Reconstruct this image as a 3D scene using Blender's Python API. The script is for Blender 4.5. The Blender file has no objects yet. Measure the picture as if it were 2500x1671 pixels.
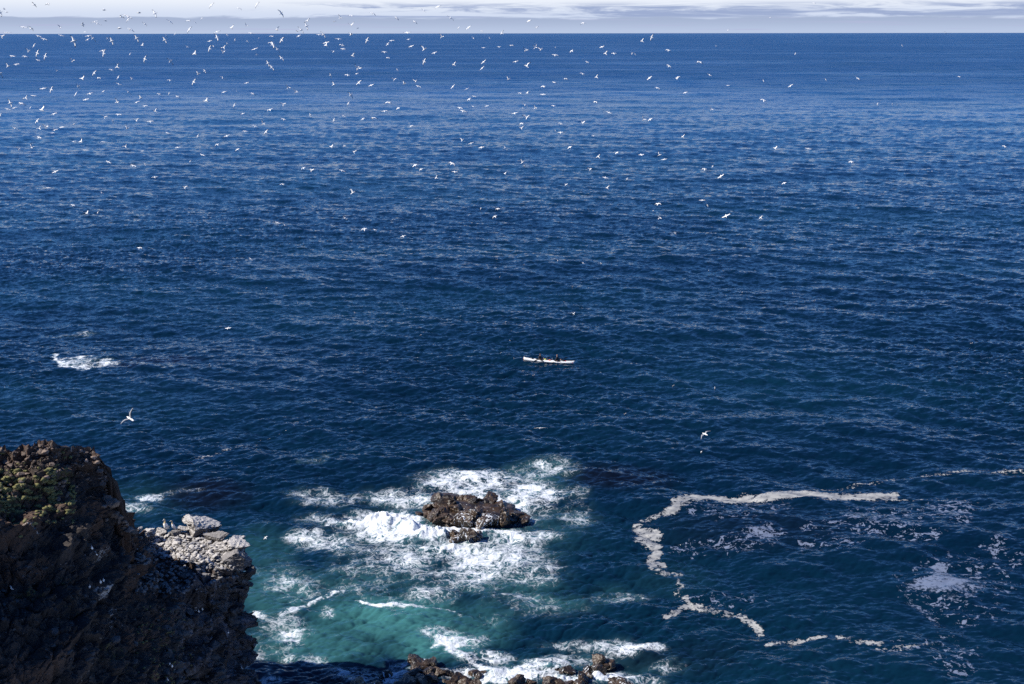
import bpy, math, random
import numpy as np
from mathutils import Vector, Matrix, noise as mn
from mathutils.bvhtree import BVHTree
R = math.radians
sc = bpy.context.scene
C = sc.collection

# ------------------------------------------------------------------ camera
W, H = 2500.0, 1671.0           # the photograph's own pixels, used as a ruler for where things stand
F = 2778.0                      # focal length in those pixels (40 mm on a 36 mm sensor)
CAMZ = 40.0
PITCH = math.atan((H / 2 - 81.5) / F)
cam_d = bpy.data.cameras.new('camera')
cam = bpy.data.objects.new('camera', cam_d); C.objects.link(cam)
cam.location = (0, 0, CAMZ)
cam.rotation_euler = (R(90) - PITCH, 0, 0)
cam.rotation_euler.rotate_axis('Z', R(-0.06))
cam_d.lens = 40.0; cam_d.sensor_width = 36.0
cam_d.clip_start = 0.5; cam_d.clip_end = 400000
sc.camera = cam

# ------------------------------------------------------------------ light
SUN_EL, SUN_AZ = R(43), R(100)   # azimuth measured leftwards from the view direction (+Y)
S = Vector((-math.cos(SUN_EL) * math.sin(SUN_AZ), math.cos(SUN_EL) * math.cos(SUN_AZ), math.sin(SUN_EL)))
sun_d = bpy.data.lights.new('sun', 'SUN'); sun_d.energy = 5.0; sun_d.angle = R(0.5); sun_d.color = (1.0, 0.95, 0.87)
sun = bpy.data.objects.new('sun', sun_d); C.objects.link(sun)
sun.rotation_euler = S.to_track_quat('Z', 'Y').to_euler(); sun.location = (-60, 0, 90)
sc.view_settings.view_transform = 'Standard'; sc.view_settings.look = 'None'
sc.view_settings.gamma = 1.0; sc.view_settings.use_curve_mapping = False
sc.view_settings.exposure = 0.45
sc.cycles.use_denoising = False
sc.render.filter_size = 0.95
sc.cycles.max_bounces = 6; sc.cycles.caustics_reflective = False; sc.cycles.caustics_refractive = False
sc.cycles.sample_clamp_indirect = 4.0; sc.cycles.sample_clamp_direct = 3.0

class NT:                       # small helper for writing node trees
    def __init__(s, tree): s.t = tree; s.n = tree.nodes; s.l = tree.links
    def new(s, typ, **kw):
        nd = s.n.new(typ)
        for k, v in kw.items():
            if k == 'ins':
                for kk, vv in v.items():
                    if hasattr(vv, 'links') or isinstance(vv, bpy.types.NodeSocket): s.l.new(vv, nd.inputs[kk])
                    else: nd.inputs[kk].default_value = vv
            else: setattr(nd, k, v)
        return nd
    def m(s, op, a, b=0.0, c=0.0, clamp=False):
        nd = s.n.new('ShaderNodeMath'); nd.operation = op; nd.use_clamp = clamp
        for i, v in enumerate((a, b, c)):
            if isinstance(v, bpy.types.NodeSocket): s.l.new(v, nd.inputs[i])
            else: nd.inputs[i].default_value = v
        return nd.outputs[0]
    def ss(s, x, a, b):         # smoothstep
        nd = s.n.new('ShaderNodeMapRange'); nd.interpolation_type = 'SMOOTHSTEP'
        for k, v in ((0, x), (1, a), (2, b)):
            if isinstance(v, bpy.types.NodeSocket): s.l.new(v, nd.inputs[k])
            else: nd.inputs[k].default_value = v
        return nd.outputs[0]
    def mix(s, f, a, b):
        nd = s.n.new('ShaderNodeMix'); nd.data_type = 'RGBA'
        for k, v in ((0, f), (6, a), (7, b)):
            if isinstance(v, bpy.types.NodeSocket): s.l.new(v, nd.inputs[k])
            else: nd.inputs[k].default_value = (v if k == 0 else (*v[:3], 1.0))
        return nd.outputs[2]
    def noise(s, vec, scale, detail=2.0, rough=0.5, dist=0.0, dim='3D'):
        nd = s.n.new('ShaderNodeTexNoise'); nd.noise_dimensions = dim
        s.l.new(vec, nd.inputs['Vector']); nd.inputs['Scale'].default_value = scale
        nd.inputs['Detail'].default_value = detail; nd.inputs['Roughness'].default_value = rough
        nd.inputs['Distortion'].default_value = dist
        return nd
    def mapv(s, vec, scale=(1, 1, 1), loc=(0, 0, 0), rot=(0, 0, 0)):
        nd = s.n.new('ShaderNodeMapping'); s.l.new(vec, nd.inputs[0])
        nd.inputs['Scale'].default_value = scale; nd.inputs['Location'].default_value = loc; nd.inputs['Rotation'].default_value = rot
        return nd.outputs[0]

w = bpy.data.worlds.new('World'); sc.world = w; w.use_nodes = True
t = NT(w.node_tree); t.n.clear()
sky = t.new('ShaderNodeTexSky', sky_type='NISHITA')
sky.sun_disc = False; sky.sun_elevation = SUN_EL; sky.sun_rotation = -SUN_AZ
sky.air_density = 1.0; sky.dust_density = 0.1; sky.ozone_density = 4.0; sky.altitude = 1500
tint = t.new('ShaderNodeMix', data_type='RGBA', blend_type='MULTIPLY')
tint.inputs[0].default_value = 1.0; t.l.new(sky.outputs[0], tint.inputs[6]); tint.inputs[7].default_value = (0.42, 0.765, 1.25, 1)
bg = t.new('ShaderNodeBackground', ins={'Strength': 0.078, 'Color': tint.outputs[2]})
tc = t.new('ShaderNodeTexCoord'); sx = t.new('ShaderNodeSeparateXYZ'); t.l.new(tc.outputs['Generated'], sx.inputs[0])
az = t.m('ARCTAN2', sx.outputs[0], sx.outputs[1])
el = t.m('MULTIPLY', t.m('ARCSINE', sx.outputs[2]), 57.2958)      # elevation, degrees
azd = t.m('MULTIPLY', az, 57.2958)
cv = t.new('ShaderNodeCombineXYZ', ins={0: azd, 1: el, 2: 0.0}).outputs[0]
n1 = t.noise(t.mapv(cv, (0.30, 2.6, 1)), 1.0, 5, 0.6, 0.3).outputs[0]
n2 = t.noise(t.mapv(cv, (0.17, 2.6, 1), (7.3, 1.1, 0)), 1.0, 7, 0.66, 0.7).outputs[0]
n3 = t.noise(t.mapv(cv, (0.10, 1.5, 1), (3.3, 8.1, 0)), 1.0, 4, 0.55, 0.2).outputs[0]
# a bank of low cloud just above the horizon, brighter cloud above it, ragged grey streaks on the bright part
top = t.m('ADD', 0.72, t.m('MULTIPLY', t.m('SUBTRACT', n1, 0.5), 0.55))
inbank = t.ss(t.m('SUBTRACT', el, top), 0.07, -0.05)
haze = t.mix(t.ss(el, 0.0, 0.7), (0.43, 0.51, 0.68), (0.34, 0.41, 0.57))
haze = t.mix(t.ss(t.noise(t.mapv(cv, (0.2, 9, 1)), 1.0, 3, 0.5).outputs[0], 0.52, 0.8), haze, (0.40, 0.43, 0.62))
bright = t.mix(t.ss(el, 0.7, 1.7), (0.56, 0.63, 0.78), (0.75, 0.79, 0.86))
streakzone = t.m('MULTIPLY', t.ss(el, 0.62, 0.8), t.ss(el, 1.55, 1.15))
side = t.ss(azd, -14.0, -7.0)
streak = t.m('MULTIPLY', t.m('MULTIPLY', t.ss(n2, t.m('SUBTRACT', t.m('SUBTRACT', 0.58, t.m('MULTIPLY', n3, 0.22)), t.m('MULTIPLY', t.ss(azd, -8.0, 2.0), 0.07)), 0.58), streakzone), side)
cloud = t.mix(streak, bright, (0.30, 0.37, 0.56))
cloud = t.mix(inbank, cloud, haze)
bgc = t.new('ShaderNodeBackground', ins={'Strength': 0.84, 'Color': cloud})
# the cloud thins out upwards into blue sky
thin = t.noise(t.mapv(cv, (0.05, 0.22, 1), (1.7, 0.4, 0)), 1.0, 5, 0.6).outputs[0]
f = t.m('ADD', el, t.m('MULTIPLY', t.m('SUBTRACT', thin, 0.5), 2.5))
mx = t.new('ShaderNodeMixShader', ins={0: t.m('MULTIPLY', t.ss(f, 4.2, 1.8), 1.0, clamp=True)})
t.l.new(bg.outputs[0], mx.inputs[1]); t.l.new(bgc.outputs[0], mx.inputs[2])
wo = t.new('ShaderNodeOutputWorld'); t.l.new(mx.outputs[0], wo.inputs[0])

# ------------------------------------------------------------------ rulers
cp, sp = math.cos(PITCH), math.sin(PITCH)
def ray(px, py):
    a = (px - W / 2) / F; b = (py - H / 2) / F
    return Vector((a, cp - b * sp, -sp - b * cp))
def sea(px, py, z=0.0):
    r = ray(px, py); k = (z - CAMZ) / r.z
    return Vector((r.x * k, r.y * k, z))
def at_y(px, py, y):
    r = ray(px, py); k = y / r.y
    return Vector((r.x * k, y, CAMZ + r.z * k))
def at_d(px, py, d):
    return Vector((0, 0, CAMZ)) + ray(px, py).normalized() * d
def to_px(x, y, z):
    yy = y * cp - (z - CAMZ) * sp; dn = y * sp + (z - CAMZ) * cp
    return W / 2 + F * x / yy, H / 2 - F * dn / yy

def tag(o, label=None, cat=None, group=None, kind=None):
    if label: o['label'] = label
    if cat: o['category'] = cat
    if group: o['group'] = group
    if kind: o['kind'] = kind
    return o
def empty(name, loc, rz=0.0):
    o = bpy.data.objects.new(name, None); C.objects.link(o); o.location = loc; o.rotation_euler = (0, 0, rz); return o
def mesh_obj(name, verts, faces, mats, parent=None, smooth=True, midx=None):
    me = bpy.data.meshes.new(name); me.from_pydata([tuple(v) for v in verts], [], faces)
    for m_ in (mats if isinstance(mats, (list, tuple)) else [mats]): me.materials.append(m_)
    if midx is not None: me.polygons.foreach_set('material_index', midx)
    me.polygons.foreach_set('use_smooth', [smooth] * len(faces)); me.update()
    o = bpy.data.objects.new(name, me); C.objects.link(o)
    if parent: o.parent = parent
    return o
def grid_mesh(name, P, mat, attrs=None, smooth=True, parent=None, flip=False):
    nr, nc, _ = P.shape
    me = bpy.data.meshes.new(name)
    me.vertices.add(nr * nc); me.vertices.foreach_set('co', P.astype(np.float32).ravel())
    i = np.arange((nr - 1) * nc).reshape(nr - 1, nc)[:, :-1].ravel()
    q = np.stack([i, i + 1, i + nc + 1, i + nc], 1)
    if flip: q = q[:, ::-1]
    nf = len(q)
    me.loops.add(nf * 4); me.loops.foreach_set('vertex_index', q.astype(np.int32).ravel())
    me.polygons.add(nf); me.polygons.foreach_set('loop_start', np.arange(0, nf * 4, 4, dtype=np.int32))
    me.polygons.foreach_set('use_smooth', np.full(nf, smooth))
    me.update(calc_edges=True)
    for k, v in (attrs or {}).items():
        a = me.attributes.new(k, 'FLOAT', 'POINT'); a.data.foreach_set('value', v.astype(np.float32).ravel())
    me.materials.append(mat)
    o = bpy.data.objects.new(name, me); C.objects.link(o)
    if parent: o.parent = parent
    return o, q

# ------------------------------------------------------------------ numpy noise
def _h(ix, iy, iz, seed):
    n = (ix.astype(np.int64) * 73856093) ^ (iy.astype(np.int64) * 19349663) ^ (iz.astype(np.int64) * 83492791) ^ (seed * 2654435761)
    n = (n ^ (n >> 13)) * 1274126177 & 0x7fffffff
    n = (n ^ (n >> 15)) * 668265263 & 0x7fffffff
    return ((n >> 7) & 0xffff) / 65535.0
def vnoise(x, y, z, seed=0):
    ix, iy, iz = np.floor(x), np.floor(y), np.floor(z)
    fx, fy, fz = x - ix, y - iy, z - iz
    fx, fy, fz = [f_ * f_ * f_ * (f_ * (f_ * 6 - 15) + 10) for f_ in (fx, fy, fz)]
    r = 0
    for a in (0, 1):
        for b in (0, 1):
            for c in (0, 1):
                wgt = (fx if a else 1 - fx) * (fy if b else 1 - fy) * (fz if c else 1 - fz)
                r = r + wgt * _h(ix + a, iy + b, iz + c, seed)
    return r * 2 - 1
def fbm(x, y, z, oct=4, seed=0, gain=0.5, ridged=False):
    r = 0; a = 1.0; s = 0
    for k in range(oct):
        v = vnoise(x * 2.03 ** k + 11.7 * k, y * 2.03 ** k + 5.1 * k, z * 2.03 ** k, seed + k)
        if ridged: v = 1 - 2 * np.abs(v)
        r = r + a * v; s += a; a *= gain
    return r / s
def worley(x, y, z, seed=0):       # F1, F2 and the id of the nearest cell
    ix, iy, iz = np.floor(x), np.floor(y), np.floor(z)
    f1 = np.full(x.shape, 9.0); f2 = np.full(x.shape, 9.0); cid = np.zeros(x.shape)
    for a in (-1, 0, 1):
        for b in (-1, 0, 1):
            for c in (-1, 0, 1):
                jx, jy, jz = ix + a, iy + b, iz + c
                d = (jx + _h(jx, jy, jz, seed) - x) ** 2 + (jy + _h(jx, jy, jz, seed + 1) - y) ** 2 + (jz + _h(jx, jy, jz, seed + 2) - z) ** 2
                nearer = d < f1
                f2 = np.where(nearer, f1, np.minimum(f2, d)); cid = np.where(nearer, _h(jx, jy, jz, seed + 3), cid)
                f1 = np.where(nearer, d, f1)
    return np.sqrt(f1), np.sqrt(f2), cid
def sstep(x, a, b):
    u = np.clip((x - a) / (b - a), 0, 1); return u * u * (3 - 2 * u)

# ------------------------------------------------------------------ sea: foam and water colour, where they lie on the water
def poly_d(px, py, pts, yw=1.0):   # distance in source pixels to a polyline
    d = np.full(px.shape, 1e9)
    if len(pts) == 1: return np.hypot(px - pts[0][0], (py - pts[0][1]) * yw)
    for (x0, y0), (x1, y1) in zip(pts[:-1], pts[1:]):
        ex, ey = x1 - x0, (y1 - y0) * yw; L = ex * ex + ey * ey + 1e-9
        u = np.clip(((px - x0) * ex + (py - y0) * yw * ey) / L, 0, 1)
        d = np.minimum(d, np.hypot(px - x0 - u * ex, (py - y0) * yw - u * ey))
    return d
def Q(pts): return [(x / 2.346 + 1500, y / 2.346 + 1150) for x, y in pts]
CH = [(1150,1182,165,36,.86),(1290,1212,112,46,.84),(1330,1150,95,30,.62),(1000,1212,140,28,.66),(830,1215,120,22,.56),(760,1200,70,16,.5),
      (900,1270,165,33,.82),(980,1290,130,36,.92),(1010,1345,200,40,.66),(1180,1345,190,50,.78),(1120,1400,170,34,.56),(1400,1240,60,60,.4),(1270,1300,95,26,.78),(1250,1392,150,34,.58),
      (1330,1402,62,18,.56),(820,1322,100,28,.56),(1180,1240,180,60,.75),(750,1300,70,18,.54),(880,1385,150,24,.38),
      (1120,1560,80,24,.72),(1180,1600,100,24,.82),(1150,1645,130,26,.9),(1300,1640,130,28,.98),(1345,1612,70,20,.95),(1460,1645,100,26,.98),
      (1420,1600,100,22,.6),(1545,1580,80,19,.88),(1620,1622,55,26,.55),(1560,1655,80,18,.75),(1000,1618,70,16,.62),(960,1642,60,22,.7),
      (1080,1540,70,20,.5),(850,1640,90,28,.5),(730,1600,70,24,.46),(1000,1430,260,44,.38),(700,1420,120,60,.40),(680,1540,90,50,.46),
      (195,885,60,15,.62),(262,874,30,4,.8),(268,889,30,4,.8),(180,808,70,5,.45),(375,1214,42,20,.75),(330,1243,50,14,.5),(420,1200,80,12,.35),
      (636,1500,28,13,.85),(800,1497,24,15,.75),(702,1545,34,12,.8),(707,1560,30,8,.8),(625,1596,40,12,.6),(651,1662,46,10,.8),(640,1580,60,20,.4),
      (1500,1450,100,18,.44),(1430,1560,130,18,.52),(1150,1500,120,30,.36),(1300,1470,160,40,.3)]
SOLID = [(955,1272,110,17,1.5),(1035,1298,75,20,1.5),(868,1272,70,11,1.0),(1120,1293,150,9,1.1),(1230,1292,60,8,1.0),(1090,1330,110,8,.8),
         (1330,1622,50,9,1.0),(1385,1662,60,10,1.2),(1485,1655,60,12,1.3),(1230,1655,60,10,.8),(1160,1640,40,8,.6),(185,890,32,5,.5),(1210,1205,90,8,.5),(1300,1640,70,8,.7)]
LINES = [([(128,870),(165,895),(225,902),(258,888)],9,1.0),([(150,872),(228,868)],4,.8),([(258,888),(300,881)],3,.8),([(300,887),(345,891),(400,897)],2.0,.55),([(1290,884),(1300,886)],1.5,.5),([(871,1466),(914,1476),(958,1469),(999,1471)],5,1.0),([(999,1471),(1040,1482),(1086,1481),(1150,1502)],7,.7),
         ([(817,1446),(779,1466),(733,1484),(690,1500)],6,.6),([(1070,1552),(1085,1580),(1130,1600),(1180,1630)],14,1.0),
         ([(1085,1580),(1060,1560),(1055,1575)],8,.6),([(740,1130),(800,1120)],8,.3)]
DIM = (1.15, 1.05)
SCUM = [(Q([(310,235),(350,195),(440,165),(560,150),(700,158),(790,146)]),12,1.0),(Q([(850,152),(950,140),(1100,140),(1300,146),(1450,140),(1600,138)]),11,1.0),
        (Q([(1600,145),(1750,160),(1900,165),(2030,180),(2150,220)]),8,.5),(Q([(150,270),(220,258),(300,240)]),8,.75),
        (Q([(130,310),(180,340),(240,345)]),13,1.0),(Q([(140,370),(200,390),(240,400)]),13,.9),(Q([(235,400),(238,440),(205,490),(215,530)]),10,1.0),(Q([(215,505),(270,508)]),9,.95),
        (Q([(215,540),(260,570),(380,572)]),7,.75),(Q([(360,610),(380,650),(360,680)]),9,.7),(Q([(405,700),(410,740),(355,785),(295,815)]),9,.85),
        (Q([(420,740),(540,765),(700,805),(800,850),(838,900)]),9,.8),(Q([(500,740),(620,750),(760,790)]),14,.38),
        (Q([(870,998),(960,955),(1040,950),(1200,940)]),7,.75),(Q([(1280,940),(1350,960),(1420,975),(1530,990)]),8,.8),(Q([(1500,1020),(1650,1012),(1800,995)]),8,.7),
        (Q([(1140,110),(1260,95),(1420,75),(1560,50),(1700,32),(1900,12),(2100,2),(2346,12)]),5,.62),
        ([(470,1127),(510,1112),(560,1100)],6,.6),([(560,1100),(620,1082)],4,.5),([(620,1075),(760,1030)],5,.4)]
STAR = Q([(1680,650),(1790,630),(1850,590),(1780,545),(1880,505),(1935,510),(1920,560),(2000,622),(2140,642),(2080,685),(2000,732),(1950,740),(1850,705),(1720,690)])
THIN = [(Q([(1690,660),(2100,650)]),22,.55),(Q([(1710,740),(1790,800),(1850,860)]),12,.62),(Q([(1880,900),(1940,980),(2000,1040),(1950,1130),(1920,1200)]),26,.46),
        (Q([(1600,620),(1680,720),(1700,750)]),14,.45),(Q([(2140,650),(2260,700)]),8,.5)]
FLECK = [(850,350,130,62,.80),(1120,320,90,42,.56),(700,400,240,70,.56),(1500,290,380,120,.50),(1920,235,200,75,.66),(1990,290,100,34,.6),
         (2170,455,110,55,.70),(1780,380,160,45,.56),(1950,640,420,180,.46),(2000,820,300,90,.44),(1950,1080,190,140,.52),(2300,500,120,60,.5),
         (450,420,150,60,.45),(700,220,400,60,.42),(1250,420,300,60,.42),(850,230,150,40,.4),(1700,1000,300,60,.36),(600,720,350,60,.34)]
FLECK = [(a / 2.346 + 1500, b / 2.346 + 1150, c / 2.346, d / 2.346, e) for a, b, c, d, e in FLECK]
TURQ = [(960,1500,240,66,.92),(780,1560,220,64,.70),(1130,1530,150,60,.6),(670,1450,120,80,.60),(1060,1565,150,56,.9),(1350,1462,110,34,.45),(650,1340,90,70,.35),(1150,1290,330,120,.24),
        (1330,1160,110,36,.42),(1250,1420,170,46,.40),(1400,1620,330,50,.22),(1150,1500,140,50,.45),(180,980,330,60,.05),(330,1220,140,60,.2),(850,1420,260,50,.35),(1640,1400,120,60,.12),(1500,1440,80,40,.25)]
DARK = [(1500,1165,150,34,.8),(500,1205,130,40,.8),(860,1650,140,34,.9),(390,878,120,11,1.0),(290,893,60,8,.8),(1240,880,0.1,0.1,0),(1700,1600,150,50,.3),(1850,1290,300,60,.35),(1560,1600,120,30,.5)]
def blobs(px, py, L, soft=1.0, union=True):
    r = np.zeros(px.shape)
    for cx, cy, rx, ry, wt in L:
        d = np.sqrt(((px - cx) / rx) ** 2 + ((py - cy) / ry) ** 2)
        r = np.maximum(r, wt * (1 - sstep(d, 0.35, 1.25)))
    return r
def inpoly(px, py, P):
    c = np.zeros(px.shape, bool)
    for (x0, y0), (x1, y1) in zip(P, P[1:] + P[:1]):
        k = ((y0 > py) != (y1 > py)) & (px < (x1 - x0) * (py - y0) / (y1 - y0 + 1e-9) + x0)
        c ^= k
    return c
def paint(X, Y):                   # foam density etc. as a function of the place on the water
    yy = Y * cp + CAMZ * sp
    px = W / 2 + F * X / yy; py = H / 2 - F * (Y * sp - CAMZ * cp) / yy
    wx = px + 26 * fbm(X * .22, Y * .22, X * 0, 3, 5) + 9 * fbm(X * 1.1, Y * 1.1, X * 0, 2, 6)
    wy = py + 10 * fbm(X * .22, Y * .22, X * 0, 3, 15) + 4 * fbm(X * 1.1, Y * 1.1, X * 0, 2, 16)
    ch = blobs(wx, wy, CH)
    for pts, wd, wt in LINES: ch = np.maximum(ch, wt * (1 - sstep(poly_d(wx, wy, pts, 1.6), wd * .3, wd * 1.9)))
    so = blobs(wx, wy, SOLID)
    scm = np.zeros(px.shape)
    qx = px + 8 * fbm(X * .5, Y * .5, X * 0, 3, 25); qy = py + 3 * fbm(X * .5, Y * .5, X * 0, 3, 35)
    for pts, wd, wt in SCUM: scm = np.maximum(scm, wt * (1 - sstep(poly_d(qx, qy, pts, 1.35), wd * .2, wd * 2.5)))
    thn = np.zeros(px.shape)
    ip = inpoly(px + 34 * fbm(X * .35, Y * .35, X * 0, 4, 27), py + 12 * fbm(X * .35, Y * .35, X * 0, 4, 37), STAR)
    thn[ip] = .62; thn = np.where(ip, thn + .30 * blobs(px, py, [(2300, 1425, 75, 24, 1.0), (2285, 1385, 26, 18, .8)]), thn)
    for pts, wd, wt in THIN: thn = np.maximum(thn, wt * (1 - sstep(poly_d(qx, qy, pts), wd * .4, wd * 1.6)))
    fl = blobs(wx, wy, FLECK)
    tq = blobs(wx, wy, TURQ); dk = blobs(wx, wy, DARK)
    return dict(churn=ch, solid=so, scum=scm, thin=thn, fleck=fl, turq=tq, dark=dk)

# ------------------------------------------------------------------ sea: wave shape
rng = np.random.default_rng(7)
def wave_tile(L, N, lp, lmin, main, power, rms):
    k = 2 * np.pi * np.fft.fftfreq(N, L / N); kx, ky = np.meshgrid(k, k)
    kk = np.hypot(kx, ky); kk[0, 0] = 1
    cosd = (kx * math.cos(main) + ky * math.sin(main)) / kk
    sp_ = kk ** -3.6 * np.exp(-(2 * np.pi / (kk * lp)) ** 2) * (0.045 + np.abs(cosd) ** power) * (kk < 2 * np.pi / lmin)
    sp_[0, 0] = 0
    hk = np.sqrt(sp_) * (rng.normal(size=kk.shape) + 1j * rng.normal(size=kk.shape))
    h = np.fft.ifft2(hk); s = rms / np.std(h.real)
    dx = np.fft.ifft2(hk * -1j * kx / kk); dy = np.fft.ifft2(hk * -1j * ky / kk)
    return L, N, h.real * s, dx.real * s, dy.real * s
def tsample(T, X, Y, rot):
    L, N = T[0], T[1]; c, s = math.cos(rot), math.sin(rot)
    U = ((X * c + Y * s) / L * N) % N; V = ((-X * s + Y * c) / L * N) % N
    i0 = np.floor(U).astype(int) % N; j0 = np.floor(V).astype(int) % N; fu = U - np.floor(U); fv = V - np.floor(V)
    i1 = (i0 + 1) % N; j1 = (j0 + 1) % N
    out = []
    for A in T[2:]:
        out.append(A[j0, i0] * (1 - fu) * (1 - fv) + A[j0, i1] * fu * (1 - fv) + A[j1, i0] * (1 - fu) * fv + A[j1, i1] * fu * fv)
    h, dx, dy = out
    return h, dx * c - dy * s, dx * s + dy * c
TA = wave_tile(41.0, 512, 2.0, 0.28, R(-82), 4.0, 0.066)
TB = wave_tile(173.0, 512, 11.0, 1.4, R(-100), 3.0, 0.12)
TC = wave_tile(1100.0, 256, 70.0, 20.0, R(-92), 6.0, 0.20)
def waves(X, Y, cell):
    a = 1 - sstep(cell, 0.5, 1.8); b = 1 - sstep(cell, 2.0, 8.0); c = 1 - sstep(cell, 15.0, 60.0)
    h1, x1, y1 = tsample(TA, X, Y, 0.13); h2, x2, y2 = tsample(TB, X, Y, -0.21); h3, x3, y3 = tsample(TC, X, Y, 0.05)
    g = 0.75 + 0.5 * vnoise(X * .03, Y * .03, X * 0, 3)
    return (h1 * a * g + h2 * b + h3 * c, (x1 * a * g * .8 + x2 * b * .8), (y1 * a * g * .8 + y2 * b * .8))

def water_mat():
    m = bpy.data.materials.new('sea_water'); m.use_nodes = True; t = NT(m.node_tree); t.n.clear()
    geo = t.new('ShaderNodeNewGeometry'); P = geo.outputs['Position']
    at = lambda k: t.new('ShaderNodeAttribute', attribute_name=k).outputs['Fac']
    churn, solid, scum, thin, fleck, turq, dark = [at(k) for k in ('churn', 'solid', 'scum', 'thin', 'fleck', 'turq', 'dark')]
    cd = t.new('ShaderNodeVectorMath', operation='LENGTH'); t.l.new(P, cd.inputs[0]); dist = cd.outputs['Value']   # distance from the foot of the cliff
    flat = t.mapv(P, (1, 1, 0.0))
    # lacy foam: ridged, warped noise
    wv = t.noise(flat, 0.55, 3, 0.6); wvec = t.new('ShaderNodeVectorMath', operation='MULTIPLY_ADD')
    t.l.new(wv.outputs['Color'], wvec.inputs[0]); wvec.inputs[1].default_value = (2.4, 2.4, 0); t.l.new(flat, wvec.inputs[2])
    wp = wvec.outputs[0]
    def ridge(v, s, d=3):
        n = t.noise(v, s, d, 0.55).outputs[0]
        return t.m('SUBTRACT', 1.0, t.m('MULTIPLY', t.m('ABSOLUTE', t.m('SUBTRACT', n, 0.5)), 7.5), clamp=True)
    r1, r2 = ridge(wp, 0.7, 4), ridge(t.mapv(wp, (1, 1, 1), (31, 17, 0)), 2.2, 4)
    lace = t.m('MAXIMUM', r1, t.m('MULTIPLY', r2, 0.92))
    fine = t.noise(flat, 5.0, 4, 0.65).outputs[0]
    broad = t.noise(wp, 0.26, 3, 0.6).outputs[0]
    pat = t.m('ADD', t.m('MULTIPLY', lace, 0.78), t.m('ADD', t.m('MULTIPLY', t.m('SUBTRACT', fine, 0.36), 0.55), t.m('MULTIPLY', t.m('SUBTRACT', broad, 0.5), 1.35)))
    thr = t.m('SUBTRACT', 0.87, t.m('MULTIPLY', churn, 0.70))
    f_ch = t.m('MULTIPLY', t.ss(pat, thr, t.m('ADD', thr, 0.62)), t.ss(churn, 0.02, 0.22))
    f_so = t.ss(t.m('ADD', solid, t.m('MULTIPLY', t.m('SUBTRACT', pat, 0.62), 1.1)), 0.40, 1.0)
    f_so = t.m('MULTIPLY', f_so, t.ss(solid, 0.05, 0.35))
    # floating scum: solid middle, speckled edge, torn by fine noise
    sfine = t.noise(flat, 3.2, 5, 0.7).outputs[0]
    smid = t.noise(t.mapv(flat, (0.5, 1.4, 1)), 1.0, 4, 0.6).outputs[0]
    spat = t.m('ADD', t.m('MULTIPLY', sfine, 1.25), t.m('MULTIPLY', smid, 0.65))
    def scum_mask(d, k): return t.ss(t.m('ADD', t.m('MULTIPLY', d, k), spat), 1.34, 1.46)
    f_sc = t.m('MULTIPLY', scum_mask(scum, 0.60), t.ss(scum, 0.03, 0.2)); f_th = t.m('MULTIPLY', scum_mask(thin, 0.60), t.ss(thin, 0.03, 0.2))
    film = t.m('MULTIPLY', t.ss(t.m('ADD', scum, t.m('MULTIPLY', t.m('SUBTRACT', spat, 0.95), 1.1)), 0.80, 1.12), 0.75)
    f_sc = t.m('MAXIMUM', f_sc, film)
    film2 = t.m('MULTIPLY', t.ss(t.m('ADD', thin, t.m('MULTIPLY', t.m('SUBTRACT', spat, 0.95), 0.9)), 0.55, 0.95), 0.6)
    f_th = t.m('MAXIMUM', f_th, film2)
    # small separate flecks: islands in a warped noise
    fl_n = t.noise(t.mapv(wp, (0.9, 1.3, 1)), 1.5, 3, 0.62, 0.6).outputs[0]
    fl_r = ridge(t.mapv(wp, (1, 1.3, 1), (5, 9, 0)), 1.1, 3)
    fl_p = t.m('ADD', t.m('MULTIPLY', fl_n, 0.75), t.m('ADD', t.m('MULTIPLY', fl_r, 0.16), t.m('MULTIPLY', t.m('SUBTRACT', sfine, 0.5), 0.5)))
    fthr = t.m('SUBTRACT', 0.635, t.m('MULTIPLY', fleck, 0.24))
    f_fl = t.m('MULTIPLY', t.ss(fl_p, fthr, t.m('ADD', fthr, 0.06)), t.ss(fleck, 0.04, 0.3))
    white = t.m('MAXIMUM', f_ch, f_so)
    # body colour of the water
    big = t.noise(t.mapv(flat, (0.010, 0.022, 1)), 1.0, 3, 0.5).outputs[0]
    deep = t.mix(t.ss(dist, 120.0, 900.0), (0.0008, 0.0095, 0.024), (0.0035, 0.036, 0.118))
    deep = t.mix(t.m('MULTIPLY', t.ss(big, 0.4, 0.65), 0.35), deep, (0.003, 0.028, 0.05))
    deep = t.mix(t.m('MULTIPLY', t.ss(dist, 5000.0, 30000.0), 0.5), deep, (0.03, 0.08, 0.18))  # far water paled towards the horizon: distance haze painted into its colour
    tnoise = t.m('MULTIPLY', t.m('POWER', turq, 1.45), t.m('ADD', 0.45, t.m('MULTIPLY', broad, 1.1)))
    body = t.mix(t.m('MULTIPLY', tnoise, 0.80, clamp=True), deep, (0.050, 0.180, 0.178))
    milk = t.m('MULTIPLY', t.m('MAXIMUM', t.m('MULTIPLY', churn, t.ss(broad, 0.3, 0.7)), t.m('MULTIPLY', solid, 0.8)), 0.62, clamp=True)
    body = t.mix(milk, body, (0.11, 0.26, 0.29))
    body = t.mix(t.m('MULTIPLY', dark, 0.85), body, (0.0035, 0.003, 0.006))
    # ripples finer than the mesh: a slope field added to the mesh normal
    p1 = t.mapv(P, (1.5, 3.0, 1.0), (0, 0, 0), (0, 0, 0.12)); p2 = t.mapv(P, (0.32, 0.75, 1.0), (4, 2, 0), (0, 0, -0.08)); p3 = t.mapv(P, (0.04, 0.10, 1.0), (9, 3, 0))
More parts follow.
